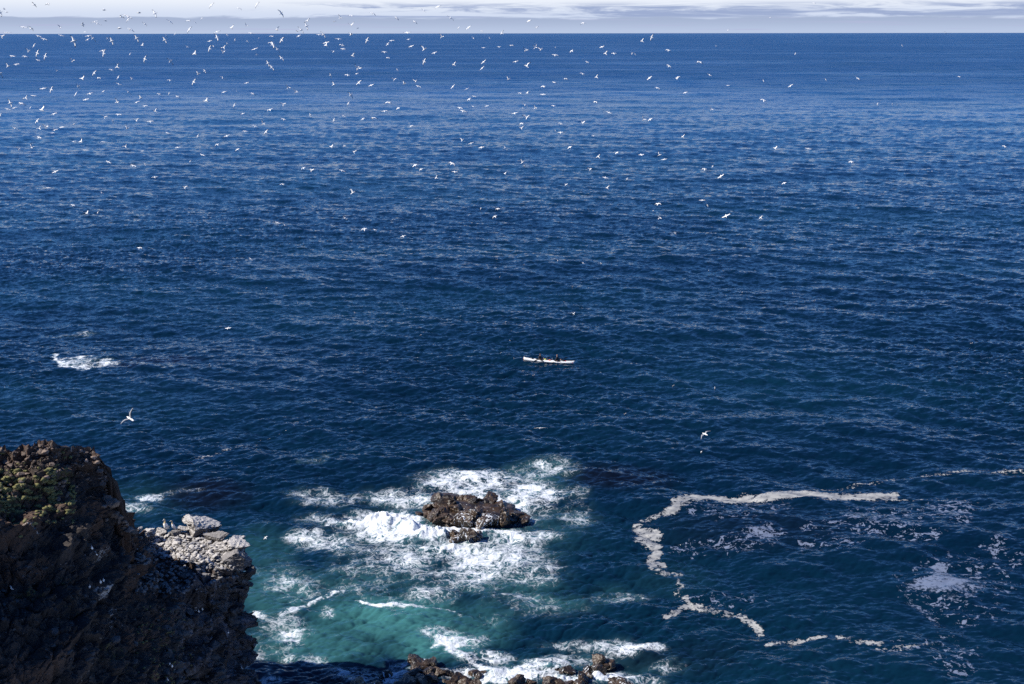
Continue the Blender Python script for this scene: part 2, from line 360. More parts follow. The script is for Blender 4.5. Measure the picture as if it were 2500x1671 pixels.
    def slope(v, s, d, amp, rough=0.6):
        n = t.noise(v, s, d, rough); vm = t.new('ShaderNodeVectorMath', operation='SUBTRACT'); t.l.new(n.outputs['Color'], vm.inputs[0]); vm.inputs[1].default_value = (.5, .5, .5)
        sc_ = t.new('ShaderNodeVectorMath', operation='SCALE'); t.l.new(vm.outputs[0], sc_.inputs[0])
        if isinstance(amp, bpy.types.NodeSocket): t.l.new(amp, sc_.inputs['Scale'])
        else: sc_.inputs['Scale'].default_value = amp
        return sc_.outputs[0]
    gust = t.noise(t.mapv(flat, (0.004, 0.011, 1)), 1.0, 4, 0.6).outputs[0]
    slick = t.ss(t.noise(t.mapv(flat, (0.0016, 0.0048, 1)), 1.0, 5, 0.65).outputs[0], 0.46, 0.64)
    calm = t.m('ADD', 0.65, t.m('MULTIPLY', gust, 0.7))
    a1 = t.m('MULTIPLY', t.m('MULTIPLY', calm, 1.0), t.ss(dist, 800.0, 180.0))
    a2 = t.m('MULTIPLY', t.ss(dist, 70.0, 260.0), t.m('MULTIPLY', calm, 0.75))
    a3 = t.m('MULTIPLY', t.ss(dist, 350.0, 1200.0), t.m('MULTIPLY', calm, 0.70))
    def add(a, b):
        v = t.new('ShaderNodeVectorMath', operation='ADD'); t.l.new(a, v.inputs[0]); t.l.new(b, v.inputs[1]); return v.outputs[0]
    sl = add(add(slope(p1, 1.0, 4, a1), slope(p2, 1.0, 3, a2)), slope(p3, 1.0, 3, a3))
    slz = t.new('ShaderNodeVectorMath', operation='MULTIPLY'); t.l.new(sl, slz.inputs[0]); slz.inputs[1].default_value = (1, 1, 0)
    nv = t.new('ShaderNodeVectorMath', operation='NORMALIZE'); t.l.new(add(geo.outputs['Normal'], slz.outputs[0]), nv.inputs[0])
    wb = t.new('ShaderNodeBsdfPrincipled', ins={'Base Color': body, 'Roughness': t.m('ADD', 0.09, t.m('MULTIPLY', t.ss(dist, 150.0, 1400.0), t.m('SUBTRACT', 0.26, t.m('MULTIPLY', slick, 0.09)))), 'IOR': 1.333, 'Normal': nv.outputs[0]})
    rip = t.new('ShaderNodeBump', ins={'Strength': 0.5, 'Distance': 0.12, 'Height': pat})
    fc = t.mix(fine, (0.62, 0.66, 0.70), (0.86, 0.88, 0.90))
    fb = t.new('ShaderNodeBsdfPrincipled', ins={'Base Color': fc, 'Roughness': 0.6, 'Normal': rip.outputs[0]})
    scc = t.mix(t.ss(smid, 0.35, 0.65), (0.22, 0.225, 0.235), (0.42, 0.415, 0.39))
    sb = t.new('ShaderNodeBsdfPrincipled', ins={'Base Color': scc, 'Roughness': 0.6})
    tb = t.new('ShaderNodeBsdfPrincipled', ins={'Base Color': (0.17, 0.205, 0.29, 1), 'Roughness': 0.45})
    def mixs(fac, a, b):
        n = t.new('ShaderNodeMixShader', ins={0: fac}); t.l.new(a, n.inputs[1]); t.l.new(b, n.inputs[2]); return n.outputs[0]
    o = mixs(t.m('MULTIPLY', t.m('MAXIMUM', f_th, f_fl), 0.85), wb.outputs[0], tb.outputs[0])
    o = mixs(t.m('MULTIPLY', f_sc, 0.9), o, sb.outputs[0])
    o = mixs(t.m('MULTIPLY', white, 0.95), o, fb.outputs[0])
    out = t.new('ShaderNodeOutputMaterial'); t.l.new(o, out.inputs[0])
    return m

# rows march away from the shore, columns fan out; fine where the sea is near, coarse towards the horizon
ang = np.concatenate([R(1) * np.linspace(15.19 + 22, 15.19 + 16.8, 70)[:-1], np.arctan(np.linspace(math.tan(R(16.8)), -math.tan(R(15.19)) * 0.988, 1080)) + PITCH])
ys = CAMZ / np.tan(np.maximum(ang, 1e-4)); ys = ys[ys < 5200]
ys = np.concatenate([ys, np.geomspace(5300, 260000, 60)])
ss_ = np.concatenate([np.linspace(-3.5, -.85, 20)[:-1], np.linspace(-.85, -.52, 120)[:-1], np.linspace(-.52, .52, 1250), np.linspace(.52, .85, 120)[1:], np.linspace(.85, 3.5, 20)[1:]])
Yg, Sg = np.meshgrid(ys, ss_, indexing='ij')
# the fan opens from a line, so near rows are wide enough too
Xg = Sg * (Yg * cp + CAMZ * sp)
cell = np.gradient(ys)[:, None] * np.ones_like(Xg); cell = np.maximum(cell, 0.85 * np.abs(np.gradient(Xg, axis=1)))
cell = np.minimum(cell, cell)
near = ys < 420
hh, dx, dy = waves(Xg, Yg, cell)
A = {k: np.zeros(Xg.shape) for k in ('churn', 'solid', 'scum', 'thin', 'fleck', 'turq', 'dark')}
pa = paint(Xg[near], Yg[near])
for k, v in pa.items(): A[k][near] = v
# whitewater heaps up against the rocks and breaks
lift = A['solid'] * (0.16 + 0.30 * fbm(Xg * 1.3, Yg * 1.3, Xg * 0, 4, 44)) + A['churn'] * 0.14 * fbm(Xg * 1.5, Yg * 1.5, Xg * 0, 3, 45)
p0, p1_ = sea(925, 1268), sea(1075, 1306)
e = np.array([p1_.x - p0.x, p1_.y - p0.y]); u = np.clip(((Xg - p0.x) * e[0] + (Yg - p0.y) * e[1]) / (e @ e), 0, 1)
dd = np.hypot(Xg - p0.x - u * e[0], Yg - p0.y - u * e[1])
lift += 0.60 * np.exp(-(dd / 0.8) ** 2) * (0.7 + 0.9 * fbm(Xg * 1.8, Yg * 1.8, Xg * 0, 5, 46, gain=.6))
damp = 1 - 0.45 * np.clip(A['churn'] + A['solid'], 0, 1)
G = np.stack([Xg + dx * damp, Yg + dy * damp, hh * damp + lift - 0.12], 2)
sea_o, _ = grid_mesh('sea', G, water_mat(), A)
tag(sea_o, 'deep blue choppy sea with white foam around the rocks', kind='structure')

# ------------------------------------------------------------------ rock materials
def rock_mat(name, c1, c2, guano=0.0, wet=0.0, attr=False, gloss=0.85):
    m = bpy.data.materials.new(name); m.use_nodes = True; t = NT(m.node_tree); t.n.clear()
    geo = t.new('ShaderNodeNewGeometry'); P = geo.outputs['Position']
    a = t.noise(P, 0.9, 5, 0.62).outputs[0]; b = t.noise(P, 5.0, 5, 0.7).outputs[0]; c = t.noise(P, 17.0, 4, 0.7).outputs[0]
    col = t.mix(t.ss(a, 0.35, 0.65), c1, c2)
    col = t.mix(t.m('MULTIPLY', t.ss(b, 0.45, 0.7), 0.6), col, tuple(v * 0.38 for v in c1))
    col = t.mix(t.m('MULTIPLY', t.ss(c, 0.5, 0.75), 0.14 if wet else 0.35), col, tuple(min(1, v * 2.0) for v in c2))
    at = lambda k: t.new('ShaderNodeAttribute', attribute_name=k).outputs['Fac']
    if attr:
        soil_sunlit = at('soil_sunlit'); col = t.mix(t.m('MULTIPLY', soil_sunlit, t.ss(b, 0.75, 0.35)), col, (0.080, 0.044, 0.028)); col = t.mix(t.m('MULTIPLY', at('stone'), t.ss(a, 0.42, 0.6)), col, (0.085, 0.082, 0.092))
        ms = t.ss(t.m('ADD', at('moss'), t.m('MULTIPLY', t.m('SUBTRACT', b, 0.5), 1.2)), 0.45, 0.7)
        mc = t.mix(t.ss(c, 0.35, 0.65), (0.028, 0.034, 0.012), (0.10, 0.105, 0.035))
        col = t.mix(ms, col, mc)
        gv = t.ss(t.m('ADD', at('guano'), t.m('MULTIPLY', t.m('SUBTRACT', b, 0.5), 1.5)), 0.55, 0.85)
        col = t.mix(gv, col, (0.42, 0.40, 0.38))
        stv = t.noise(t.mapv(P, (2.6, 2.6, 0.32)), 1.0, 5, 0.7).outputs[0]; col = t.mix(t.m('MULTIPLY', t.m('MULTIPLY', at('stone'), t.ss(stv, 0.52, 0.66)), 0.85), col, (0.21, 0.21, 0.24))  # pale vertical streaks: guano and the wall's uneven highlights painted into the colour
        speck = t.m('MULTIPLY', t.ss(t.noise(P, 9.0, 2, 0.5).outputs[0], 0.70, 0.74), 0.5); col = t.mix(speck, col, (0.30, 0.29, 0.30))
    elif guano:
        nz = t.new('ShaderNodeSeparateXYZ'); t.l.new(geo.outputs['Normal'], nz.inputs[0])
        up = t.ss(t.m('ADD', nz.outputs[2], t.m('MULTIPLY', t.m('SUBTRACT', b, 0.5), 1.4)), 0.05, 0.65)
        col = t.mix(t.m('MULTIPLY', up, guano, clamp=True), col, (0.50, 0.47, 0.44))
    bh = t.m('ADD', t.m('MULTIPLY', b, 0.6), t.m('MULTIPLY', c, 0.3))
    bp = t.new('ShaderNodeBump', ins={'Strength': 0.55 if wet else 0.9, 'Distance': 0.09, 'Height': bh})
    rough = gloss
    if wet:
        trick = t.noise(t.mapv(P, (5, 5, 0.6)), 1.0, 4, 0.65).outputs[0]
        wa = at('wash')
        wm = t.ss(t.m('ADD', trick, t.m('MULTIPLY', wa, 0.34)), 0.72, 0.80)
        col = t.mix(wm, col, (0.72, 0.75, 0.78))
        rough = t.m('ADD', 0.16, t.m('MULTIPLY', b, 0.5))
    bs = t.new('ShaderNodeBsdfPrincipled', ins={'Base Color': col, 'Roughness': rough, 'Normal': bp.outputs[0]})
    o = t.new('ShaderNodeOutputMaterial'); t.l.new(bs.outputs[0], o.inputs[0])
    return m
def plain(name, col, rough=0.6, var=0.12, scale=30.0):
    m = bpy.data.materials.new(name); m.use_nodes = True; t = NT(m.node_tree); t.n.clear()
    geo = t.new('ShaderNodeTexCoord'); n = t.noise(geo.outputs['Object'], scale, 3, 0.6).outputs[0]
    c = t.mix(n, tuple(v * (1 - var) for v in col), tuple(min(1, v * (1 + var)) for v in col))
    bs = t.new('ShaderNodeBsdfPrincipled', ins={'Base Color': c, 'Roughness': rough})
    o = t.new('ShaderNodeOutputMaterial'); t.l.new(bs.outputs[0], o.inputs[0])
    return m
M_cliff = rock_mat('cliff_rock', (0.012, 0.011, 0.012), (0.050, 0.038, 0.032), attr=True)
M_wet = rock_mat('wet_basalt', (0.014, 0.010, 0.007), (0.075, 0.046, 0.025), wet=1.0)
M_pale = rock_mat('guano_stone', (0.09, 0.08, 0.075), (0.20, 0.18, 0.165), guano=0.95)
M_dkst = rock_mat('dark_ledge_stone', (0.035, 0.032, 0.034), (0.09, 0.08, 0.078), guano=0.35)

# ------------------------------------------------------------------ the near cliff with its ledge
SILX = [-420, -200, 0, 30, 60, 75, 95, 118, 128, 140, 172, 200, 215, 232, 244, 254, 258, 262, 268, 277, 279, 294, 300, 320, 338, 350, 372, 385, 400, 450, 520, 550, 566, 600, 606]
SILY = [1120, 1112, 1098, 1099, 1090, 1094, 1088, 1083, 1093, 1104, 1109, 1100, 1101, 1112, 1121, 1127, 1160, 1190, 1212, 1222, 1244, 1250, 1266, 1280, 1292, 1306, 1312, 1306, 1300, 1300, 1304, 1322, 1322, 1316, 1322]
CTRL = [(-420,1120,46),(-420,1400,41),(-420,1800,36),(-200,1112,49),(-200,1400,43),(-200,1800,37),
        (0,1098,51),(0,1180,49.4),(0,1250,47.5),(0,1400,45),(0,1520,43),(0,1671,40),(0,1800,38),(130,1085,51.5),(130,1160,50.5),(130,1300,48.5),
        (110,1400,46),(200,1105,52.5),(200,1200,52),(200,1300,50),(200,1450,47),(200,1671,43),(200,1800,41),(256,1125,53.5),(250,1220,53.4),(262,1190,54),
        (278,1245,55.5),(300,1275,58),(300,1350,54),(300,1500,50),(300,1671,46),(300,1800,44),(345,1306,63.0),(350,1335,59.5),(350,1420,55.5),(380,1560,51.5),(390,1671,49.5),(390,1800,48),
        (440,1440,58.0),(470,1560,56.5),(470,1671,55),(470,1800,54),(520,1430,58.6),(540,1560,58.4),(560,1400,59.4),(590,1420,60.4),(610,1450,61.5),
        (560,1671,58.0),(560,1800,57.4),(612,1560,61.5),(620,1671,61.5),(640,1800,61),(600,1380,60.8),(608,1360,62.5)]
for py_ in (1300, 1318, 1336, 1354, 1372):
    for px_ in (385, 430, 480, 530, 580):
        if py_ < 1318 and px_ > 520: continue
        if py_ > 1345 and px_ < 440: continue
        r_ = ray(px_, py_); CTRL.append((px_, py_, r_.y * (10.3 - CAMZ) / r_.z))
ctl = np.array(CTRL, float)
def depth(px, py):                 # thin-plate spline through the control depths
    def U(r2): return np.where(r2 > 0, 0.5 * r2 * np.log(r2 + 1e-12), 0)
    s = 300.0; A_ = ctl[:, :2] / s; n = len(A_)
    K = U(((A_[:, None] - A_[None]) ** 2).sum(2)) + np.eye(n) * 0.0015
    Pm = np.c_[np.ones(n), A_]; M_ = np.block([[K, Pm], [Pm.T, np.zeros((3, 3))]])
    c = np.linalg.solve(M_, np.r_[ctl[:, 2], 0, 0, 0])
    q = np.stack([px, py], -1).reshape(-1, 2) / s
    out = np.zeros(len(q))
    for i in range(0, len(q), 20000):
        b = q[i:i + 20000]
        out[i:i + 20000] = U(((b[:, None] - A_[None]) ** 2).sum(2)) @ c[:n] + np.c_[np.ones(len(b)), b] @ c[n:]
    return out.reshape(px.shape)
cx = np.concatenate([np.arange(-420, -10, 6.0), np.arange(-10, 248, 2.0), np.arange(248, 300, .6), np.arange(300, 560, 2.0), np.arange(560, 606.5, 1.5)])
sil = np.interp(cx, SILX, SILY)
nt = 330; tt = np.linspace(0, 1, nt) ** 0.93
PX = np.repeat(cx[None], nt, 0); PY = sil[None] + (1810 - sil[None]) * tt[:, None]
EDY = [1300,1325,1362,1375,1385,1393,1405,1420,1437,1448,1460,1480,1500,1530,1550,1565,1590,1620,1640,1660,1671,1720,1810]
EDX = [605,607,611,612,604,599,607,614,613,602,606,613,616,619,618,611,618,619,623,627,630,634,642]
PX = PX + (612 + 1.7 * (np.interp(PY, EDY, EDX) - 612) - 0.012 * (PY - 1320) - 617) * sstep(PX, 548, 604)
D = depth(PX, PY)
a_ = (PX - W / 2) / F; b_ = (PY - H / 2) / F
ry = cp - b_ * sp; rz = -sp - b_ * cp; k_ = D / ry
P = np.stack([a_ * k_, D, CAMZ + rz * k_], 2)
# outer wall: columns turned away behind the right-hand edge
for s_, q_ in ((0.35, -.05), (0.6, -.15), (0.9, -.4), (1.3, -.9), (1.8, -1.6)):
    if s_ == .35: e0 = P[:, -1:].copy()
    e_ = e0.copy(); e_[..., 1] += s_; e_[..., 0] += q_ - .25 * s_; e_[..., 2] -= .8 * s_; P = np.concatenate([P, e_], 1)
    PX = np.concatenate([PX, PX[:, -1:]], 1); PY = np.concatenate([PY, PY[:, -1:]], 1)
# back of the rock: rows carried away from the silhouette and down to the sea
back = []
p0r = P[0]
for dy_, dz_ in ((0.3, -0.4), (0.6, -1.1), (0.9, -2.3), (1.3, -4.5), (1.8, -8.0), (2.3, -13.0), (2.8, -22.0)):
    q_ = p0r.copy(); q_[:, 1] += dy_ * 0.9; q_[:, 0] += 0.15 * dy_ - 2.4 * dy_ * sstep(PX[0], 530, 606); q_[:, 2] += dz_; back.append(q_)
Pall = np.concatenate([np.stack(back[::-1], 0), P], 0); nb = len(back)
PXa = np.concatenate([np.repeat(PX[:1], nb, 0), PX]); PYa = np.concatenate([np.repeat(PY[:1], nb, 0), PY])
du = np.gradient(Pall, axis=1); dv = np.gradient(Pall, axis=0); N = np.cross(dv, du); N /= np.linalg.norm(N, axis=2, keepdims=True) + 1e-9
toC = np.array([0, 0, CAMZ]) - Pall; sgn = np.sign((N * toC).sum(2)); sgn[:nb] = sgn[nb]; N *= sgn[..., None]
X_, Y_, Z_ = Pall[..., 0], Pall[..., 1], Pall[..., 2]
ledge = sstep(PXa, 330, 380) * (1 - sstep(PYa, 1335 + 0.30 * (PXa - 400), 1362 + 0.30 * (PXa - 400))) * (1 - sstep(PXa, 592, 604))
stone = sstep(PXa, 395, 460) * sstep(PYa, 1395, 1430)           # the jointed lower right wall
f1, f2, cid = worley(X_ * .55 + .3 * fbm(X_, Y_, Z_, 2, 3), Y_ * .55, Z_ * .75, 11)
g1, g2, gid = worley(X_ * 1.6, Y_ * 1.6, Z_ * 2.0, 21)
big = 0.95 * fbm(X_ * .33, Y_ * .33, Z_ * .4, 3, 31)
mid = 0.36 * fbm(X_ * 1.2, Y_ * 1.2, Z_ * 1.6, 4, 41, ridged=True)
fine_ = 0.13 * fbm(X_ * 5, Y_ * 5, Z_ * 6, 3, 51)
blocks = 0.55 * (cid - 0.5) * sstep(f2 - f1, 0.0, 0.12) - 0.22 * (1 - sstep(f2 - f1, 0.0, 0.10))
blk2 = 0.22 * (gid - 0.5) - 0.10 * (1 - sstep(g2 - g1, 0.0, 0.12))
strata = 0.16 * np.sin(Z_ * 5.2 + 2.5 * fbm(X_ * .4, Y_ * .4, Z_ * .4, 2, 61))
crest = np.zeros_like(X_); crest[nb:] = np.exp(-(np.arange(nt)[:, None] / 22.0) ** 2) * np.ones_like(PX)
disp = (big * (1 - .5 * crest) + mid + blocks * (1.0 + 0.7 * stone) + blk2 + strata * (1 - .4 * stone)) * (1 - 0.90 * ledge) + (1.1 * blk2 + .25 * mid) * ledge + fine_ * (1 - .4 * ledge)
edge = np.ones_like(X_); edge *= 1 - 0.25 * sstep(PXa, 596, 606)
Pd = Pall + N * (disp * edge)[..., None]
jw = sstep(PXa, 582, 604)
zn = np.round((vnoise(Z_ * .95, Z_ * 0, Z_ * 0, 5) * .5 + vnoise(Z_ * 2.3, Z_ * 0, Z_ * 0, 6) * .35 + .1 * vnoise(Y_ * 1.2, Z_ * 2, Z_ * 0, 8)) * 5) / 5
Pd[..., 0] += jw * (0.85 * zn - 0.10 + 0.02 * (10 - Z_)) * (1 - ledge)
Pd[..., 2] += 0.42 * crest * (1 - ledge) * (1 - sstep(PXa, 262, 285)) * np.maximum(0, fbm(X_ * 1.3, Y_ * 1.3, Z_ * 0, 4, 71, ridged=True)) - 0.12 * crest * (1 - ledge)
soil_sunlit = np.clip(sstep(fbm(X_ * .35, Y_ * .35, Z_ * .35, 3, 81), -.15, .2) * (1 - stone * .8) * (1 - ledge), 0, 1)
def blob2(L): return blobs(PXa + 14 * fbm(X_ * 1.2, Y_ * 1.2, Z_, 2, 4), PYa + 14 * fbm(X_ * 1.2, Y_ * 1.2, Z_, 2, 9), L)
moss = blob2([(40, 1190, 120, 60, .5), (20, 1235, 80, 26, .6), (150, 1165, 60, 30, .55), (130, 1120, 40, 8, .6), (410, 1560, 60, 110, .42), (330, 1620, 90, 60, .40), (270, 1600, 60, 40, .5), (150, 1420, 90, 40, .45), (60, 1440, 60, 30, .5), (160, 1500, 50, 60, .4)])
guano = np.maximum(ledge * .68, blob2([(240, 1445, 26, 28, .75), (270, 1510, 40, 40, .55), (230, 1360, 22, 26, .6), (480, 1492, 50, 10, .6), (590, 1440, 20, 26, .42), (545, 1500, 40, 40, .34), (596, 1340, 20, 14, .6), (470, 1640, 60, 40, .45), (420, 1630, 20, 22, .7), (60, 1296, 40, 6, .7), (95, 1112, 40, 10, .5), (450, 1400, 110, 26, .42), (230, 1140, 10, 16, .5), (595, 1620, 16, 40, .3), (530, 1560, 30, 60, .3), (200, 1108, 40, 8, .55)]))
soil_sunlit = np.maximum(soil_sunlit, crest * (PXa < 264)); guano = np.maximum(guano, .46 * crest * (PXa < 264)); guano[:, -5:] *= .25; guano[:nb] *= .5  # crest browned and paled: its sunlit look painted through the soil and guano masks
cliff_o, cq = grid_mesh('cliff', Pd, M_cliff, dict(soil_sunlit=soil_sunlit, moss=moss, guano=guano, stone=stone * .8), smooth=False)
tag(cliff_o, 'dark weathered basalt cliff in shadow with a sunlit guano ledge', kind='structure')
verts_c = [Vector(v) for v in Pd.reshape(-1, 3)]
bvh = BVHTree.FromPolygons(verts_c, [tuple(int(i) for i in f_) for f_ in cq], all_triangles=False)
def hit(px, py):
    r = ray(px, py).normalized(); p, n, i, d = bvh.ray_cast(Vector((0, 0, CAMZ)), r)
    if p is None: return None, None
    if n.dot(r) > 0: n = -n
    return p, n
def drop(x, y, z0=30):
    p, n, i, d = bvh.ray_cast(Vector((x, y, z0)), Vector((0, 0, -1))); return p

# the headland that goes on to the left, out of the picture: unseen, its ridge shaped to throw the shadow over the near cliff
hx = np.linspace(-120, -27.5, 190); hy = np.linspace(-40, 76, 240); HX, HY = np.meshgrid(hx, hy)
zt = np.interp(hy, [-40, 30, 41, 44.6, 46, 47.5, 50.3, 52.3, 55.5, 57.8, 59.9, 61.1, 62.6, 68, 76], [43, 41, 36, 30, 23.5, 20.0, 20.5, 26.5, 25, 22.5, 18, 9, 1, -2, -2])[:, None]
rim = np.interp(hy, [-40, 40, 50, 62, 76], [-30, -30, -30.5, -32.5, -34])[:, None]
fall = sstep(HX, rim - 2.0, rim + 2.5)
HZ = zt * (1 - fall) + (-3) * fall + 0.02 * (-36 - HX).clip(0)
HZ += (0.9 * fbm(HX * .35, HY * .35, HZ * .2, 4, 91) + 0.6 * fbm(HX * .9, HY * .9, HZ * .5, 3, 95, ridged=True)) * (HZ > -2)
hd, _ = grid_mesh('headland', np.stack([HX, HY, HZ], 2), M_cliff, dict(soil_sunlit=np.full(HX.shape, .6), moss=np.full(HX.shape, .5), guano=np.zeros(HX.shape), stone=np.zeros(HX.shape)), smooth=False)
tag(hd, 'unseen high headland continuing the near cliff, ridge shaped for its shadow', kind='structure')

# ------------------------------------------------------------------ boulders
_ico = {}
def ico(n):
    if n not in _ico:
        import bmesh
        bm = bmesh.new(); bmesh.ops.create_icosphere(bm, subdivisions=n, radius=1.0)
        _ico[n] = (np.array([v.co[:] for v in bm.verts]), [tuple(v.index for v in f_.verts) for f_ in bm.faces]); bm.free()
    return _ico[n]
def boulder_verts(center, rad, seed, sub=4, rough=1.0, rot=0.0, cuts=14):
    V, Fc = ico(sub); rg = np.random.default_rng(seed); v = V / (np.abs(V).max(1, keepdims=True) ** .45)
    for i in range(cuts):           # planes cut facets off a sphere
        n = rg.normal(size=3); n /= np.linalg.norm(n); d = rg.uniform(0.42, 0.80)
        s_ = v @ n; v = v - np.maximum(s_ - d, 0)[:, None] * n * 0.92
    o = seed * 3.17
    k = 1 + rough * (0.15 * fbm(v[:, 0] * 2 + o, v[:, 1] * 2, v[:, 2] * 2, 3, seed) + 0.09 * fbm(v[:, 0] * 3.5 + o, v[:, 1] * 3.5, v[:, 2] * 3.5, 2, seed + 9, ridged=True) + 0.07 * fbm(v[:, 0] * 7 + o, v[:, 1] * 7, v[:, 2] * 7, 3, seed + 5, ridged=True))
    v = v * k[:, None] * np.array(rad) * 1.12
    c, s = math.cos(rot), math.sin(rot); v = np.c_[v[:, 0] * c - v[:, 1] * s, v[:, 0] * s + v[:, 1] * c, v[:, 2]]
    return v, Fc
def boulder(name, center, rad, seed, mat, parent=None, sub=4, rough=1.0, rot=0.0, wash=None, smooth=False):
    v, Fc = boulder_verts(center, rad, seed, sub, rough, rot)
    o = mesh_obj(name, v, Fc, mat, parent, smooth)
    o.location = center
    if wash is not None:
        a = o.data.attributes.new('wash', 'FLOAT', 'POINT'); a.data.foreach_set('value', np.full(len(v), wash, np.float32))
    return o

# sea rock: one outcrop of jumbled boulders
OC = sea(1150, 1262)
oc = tag(empty('rock_outcrop', OC), 'jumbled brown wet rock outcrop ringed by white breaking water', 'rock')
def Z3(cx, top, w_, bot, wash=0.0, sc3=6.517, ox=980, oy=1170):
    return (ox + cx / sc3, oy + (top + bot) / 2 / sc3, w_ / sc3, (bot - top) / sc3, oy + bot / sc3, wash)
OL = [(600,205,300,440,0),(740,215,270,350,0),(700,290,380,500,0),(410,400,190,530,0),(430,500,160,600,0),(540,470,200,650,0),(700,400,260,610,0),(640,520,280,690,0),
      (900,390,220,570,0),(780,560,200,710,.2),(1080,258,210,430,0),(1160,290,220,480,0),(1400,222,200,400,0),(1000,500,270,740,.55),(1230,410,230,640,.15),(1130,520,180,735,.35),
      (1370,535,350,755,.6),(1580,368,190,540,0),(1640,470,220,710,.25),(1830,500,260,640,.05),(1960,600,190,700,.3),(1290,330,220,490,0),(1390,345,220,510,.1),
      (1500,600,220,735,.45),(880,600,200,735,.4),(1060,430,220,560,.1),(270,520,120,575,.1),(940,262,160,400,0),(1740,600,170,700,.3),(560,600,160,690,.1)]
for i, (cx_, tp, w_, bt, ws) in enumerate(OL):
    px_, py_, wp_, hp_, pb, _ = Z3(cx_, tp, w_, bt)
    yv = 88.9 + (735 - bt) * 0.0125
    c = at_y(px_, py_, yv); mpp = (Vector((0, 0, CAMZ)) - c).length / F
    rx = wp_ * mpp / 2 * 1.12; rz_ = hp_ * mpp / 2 * 1.10
    boulder('boulder', c - OC, (rx, (rx + rz_) * .62, rz_), 100 + i, M_wet, oc, 4, 1.5, random.Random(i).uniform(-.4, .4), ws, False)
V, Fc = ico(5); v = V * np.array([4.3, 2.6, 1.35]); v *= (1 + .22 * fbm(v[:, 0] * .8, v[:, 1] * .8, v[:, 2] * .8, 4, 7, ridged=True))[:, None]
v = v[:, :] ; bse = mesh_obj('rock_base', v, Fc, M_wet, oc, True); bse.location = at_y(1160, 1262, 91.0) - OC; bse.location.z = -0.75
a = bse.data.attributes.new('wash', 'FLOAT', 'POINT'); a.data.foreach_set('value', np.full(len(v), .3, np.float32))
# low rocks in front of it, awash
OC2 = sea(1140, 1318)
oc2 = tag(empty('rock_outcrop', OC2), 'small low rocks awash in white water in front of the jumbled outcrop', 'rock')
for i, (cx_, tp, w_, bt, ws) in enumerate([(1090,748,270,985,.45),(830,790,200,930,.35),(1190,830,200,975,.5),(900,870,260,970,.55),(690,860,120,910,.4)]):
    px_, py_, wp_, hp_, pb, _ = Z3(cx_, tp, w_, bt); c = at_y(px_, py_, sea(px_, 1170 + bt / 6.517).y + .5); mpp = (Vector((0, 0, CAMZ)) - c).length / F
    boulder('boulder', c - OC2, (wp_ * mpp / 2, wp_ * mpp / 2 * .8, hp_ * mpp / 2), 160 + i, M_wet, oc2, 4, 1.3, .2 * i, ws, False)

# shore rocks along the lower edge: zoom units 2.9325 per pixel from (900, 1540)
SH = [('brown knobbly shore rock cluster at the lower edge, leftmost of the shore rocks', [(330,190,110,235,.3),(350,220,140,275,.2),(400,215,90,270,.2),(460,205,80,260,.3),(330,270,130,330,.1),(420,260,120,330,.1),(380,310,170,400,0),(280,340,150,430,0),(450,320,120,400,.05),(500,280,90,340,.2),(230,360,110,440,.1),(560,270,80,330,.3)]),
      ('rounded brown shore rocks right of the leftmost shore cluster', [(640,305,110,390,0),(690,340,110,420,0),(760,325,110,420,0),(600,345,80,410,.1),(540,350,60,400,.2),(740,280,90,330,.3),(790,300,60,340,.4),(820,285,50,320,.4)]),
      ('two brown rocks cut by the lower edge below the churning white water', [(1050,328,110,430,0),(1080,345,90,420,0),(1150,350,80,420,.1)]),
      ('row of brown rocks cut by the lower edge, third shore group from the left', [(1290,352,110,430,0),(1350,345,100,420,0),(1420,362,120,430,.1),(1370,370,130,430,0)]),
      ('small dark rock tips awash beside the tall shore rock', [(1420,255,90,305,.3),(1375,290,60,320,.4),(1350,285,40,300,.5)]),
      ('tall narrow brown rock with trickling water in the white surf', [(1635,188,95,265,.1),(1640,245,85,330,.4),(1570,262,90,315,.5),(1530,300,80,400,.3),(1735,218,110,255,.2),(1700,225,90,260,.2),(1580,300,70,370,.4),(1510,340,90,430,.3)]),
      ('half sunken dark rock right of the tall surf rock', [(1800,345,130,420,.5),(1850,360,90,420,.5)]),
      ('dark half submerged reef rocks at the lower left beside the cliff', [(40,350,120,440,.4),(-80,355,140,440,.4),(120,300,90,330,.5)])]
for gi, (lab, lst) in enumerate(SH):
    px_, py_ = 900 + sum(l[0] for l in lst) / len(lst) / 2.9325, 1540 + max(l[3] for l in lst) / 2.9325
    base = sea(px_, py_); root = tag(empty('shore_rock', base), lab, 'rock', 'brown rocks along the surf line')
    for i, (cx_, tp, w_, bt, ws) in enumerate(lst):
        pxx, pyt, pyb = 900 + cx_ / 2.9325, 1540 + tp / 2.9325, 1540 + bt / 2.9325
        c = at_y(pxx, (pyt + pyb) / 2, sea(pxx, pyb).y + .5); mpp = (Vector((0, 0, CAMZ)) - c).length / F
        rx = w_ / 2.9325 * mpp / 2; rz_ = (pyb - pyt) * mpp / 2
        boulder('boulder', c - base, (rx * 1.05, rx * .9, max(rz_, .25)), 300 + gi * 20 + i, M_wet, root, 4, 1.35, .3 * i, ws, False)

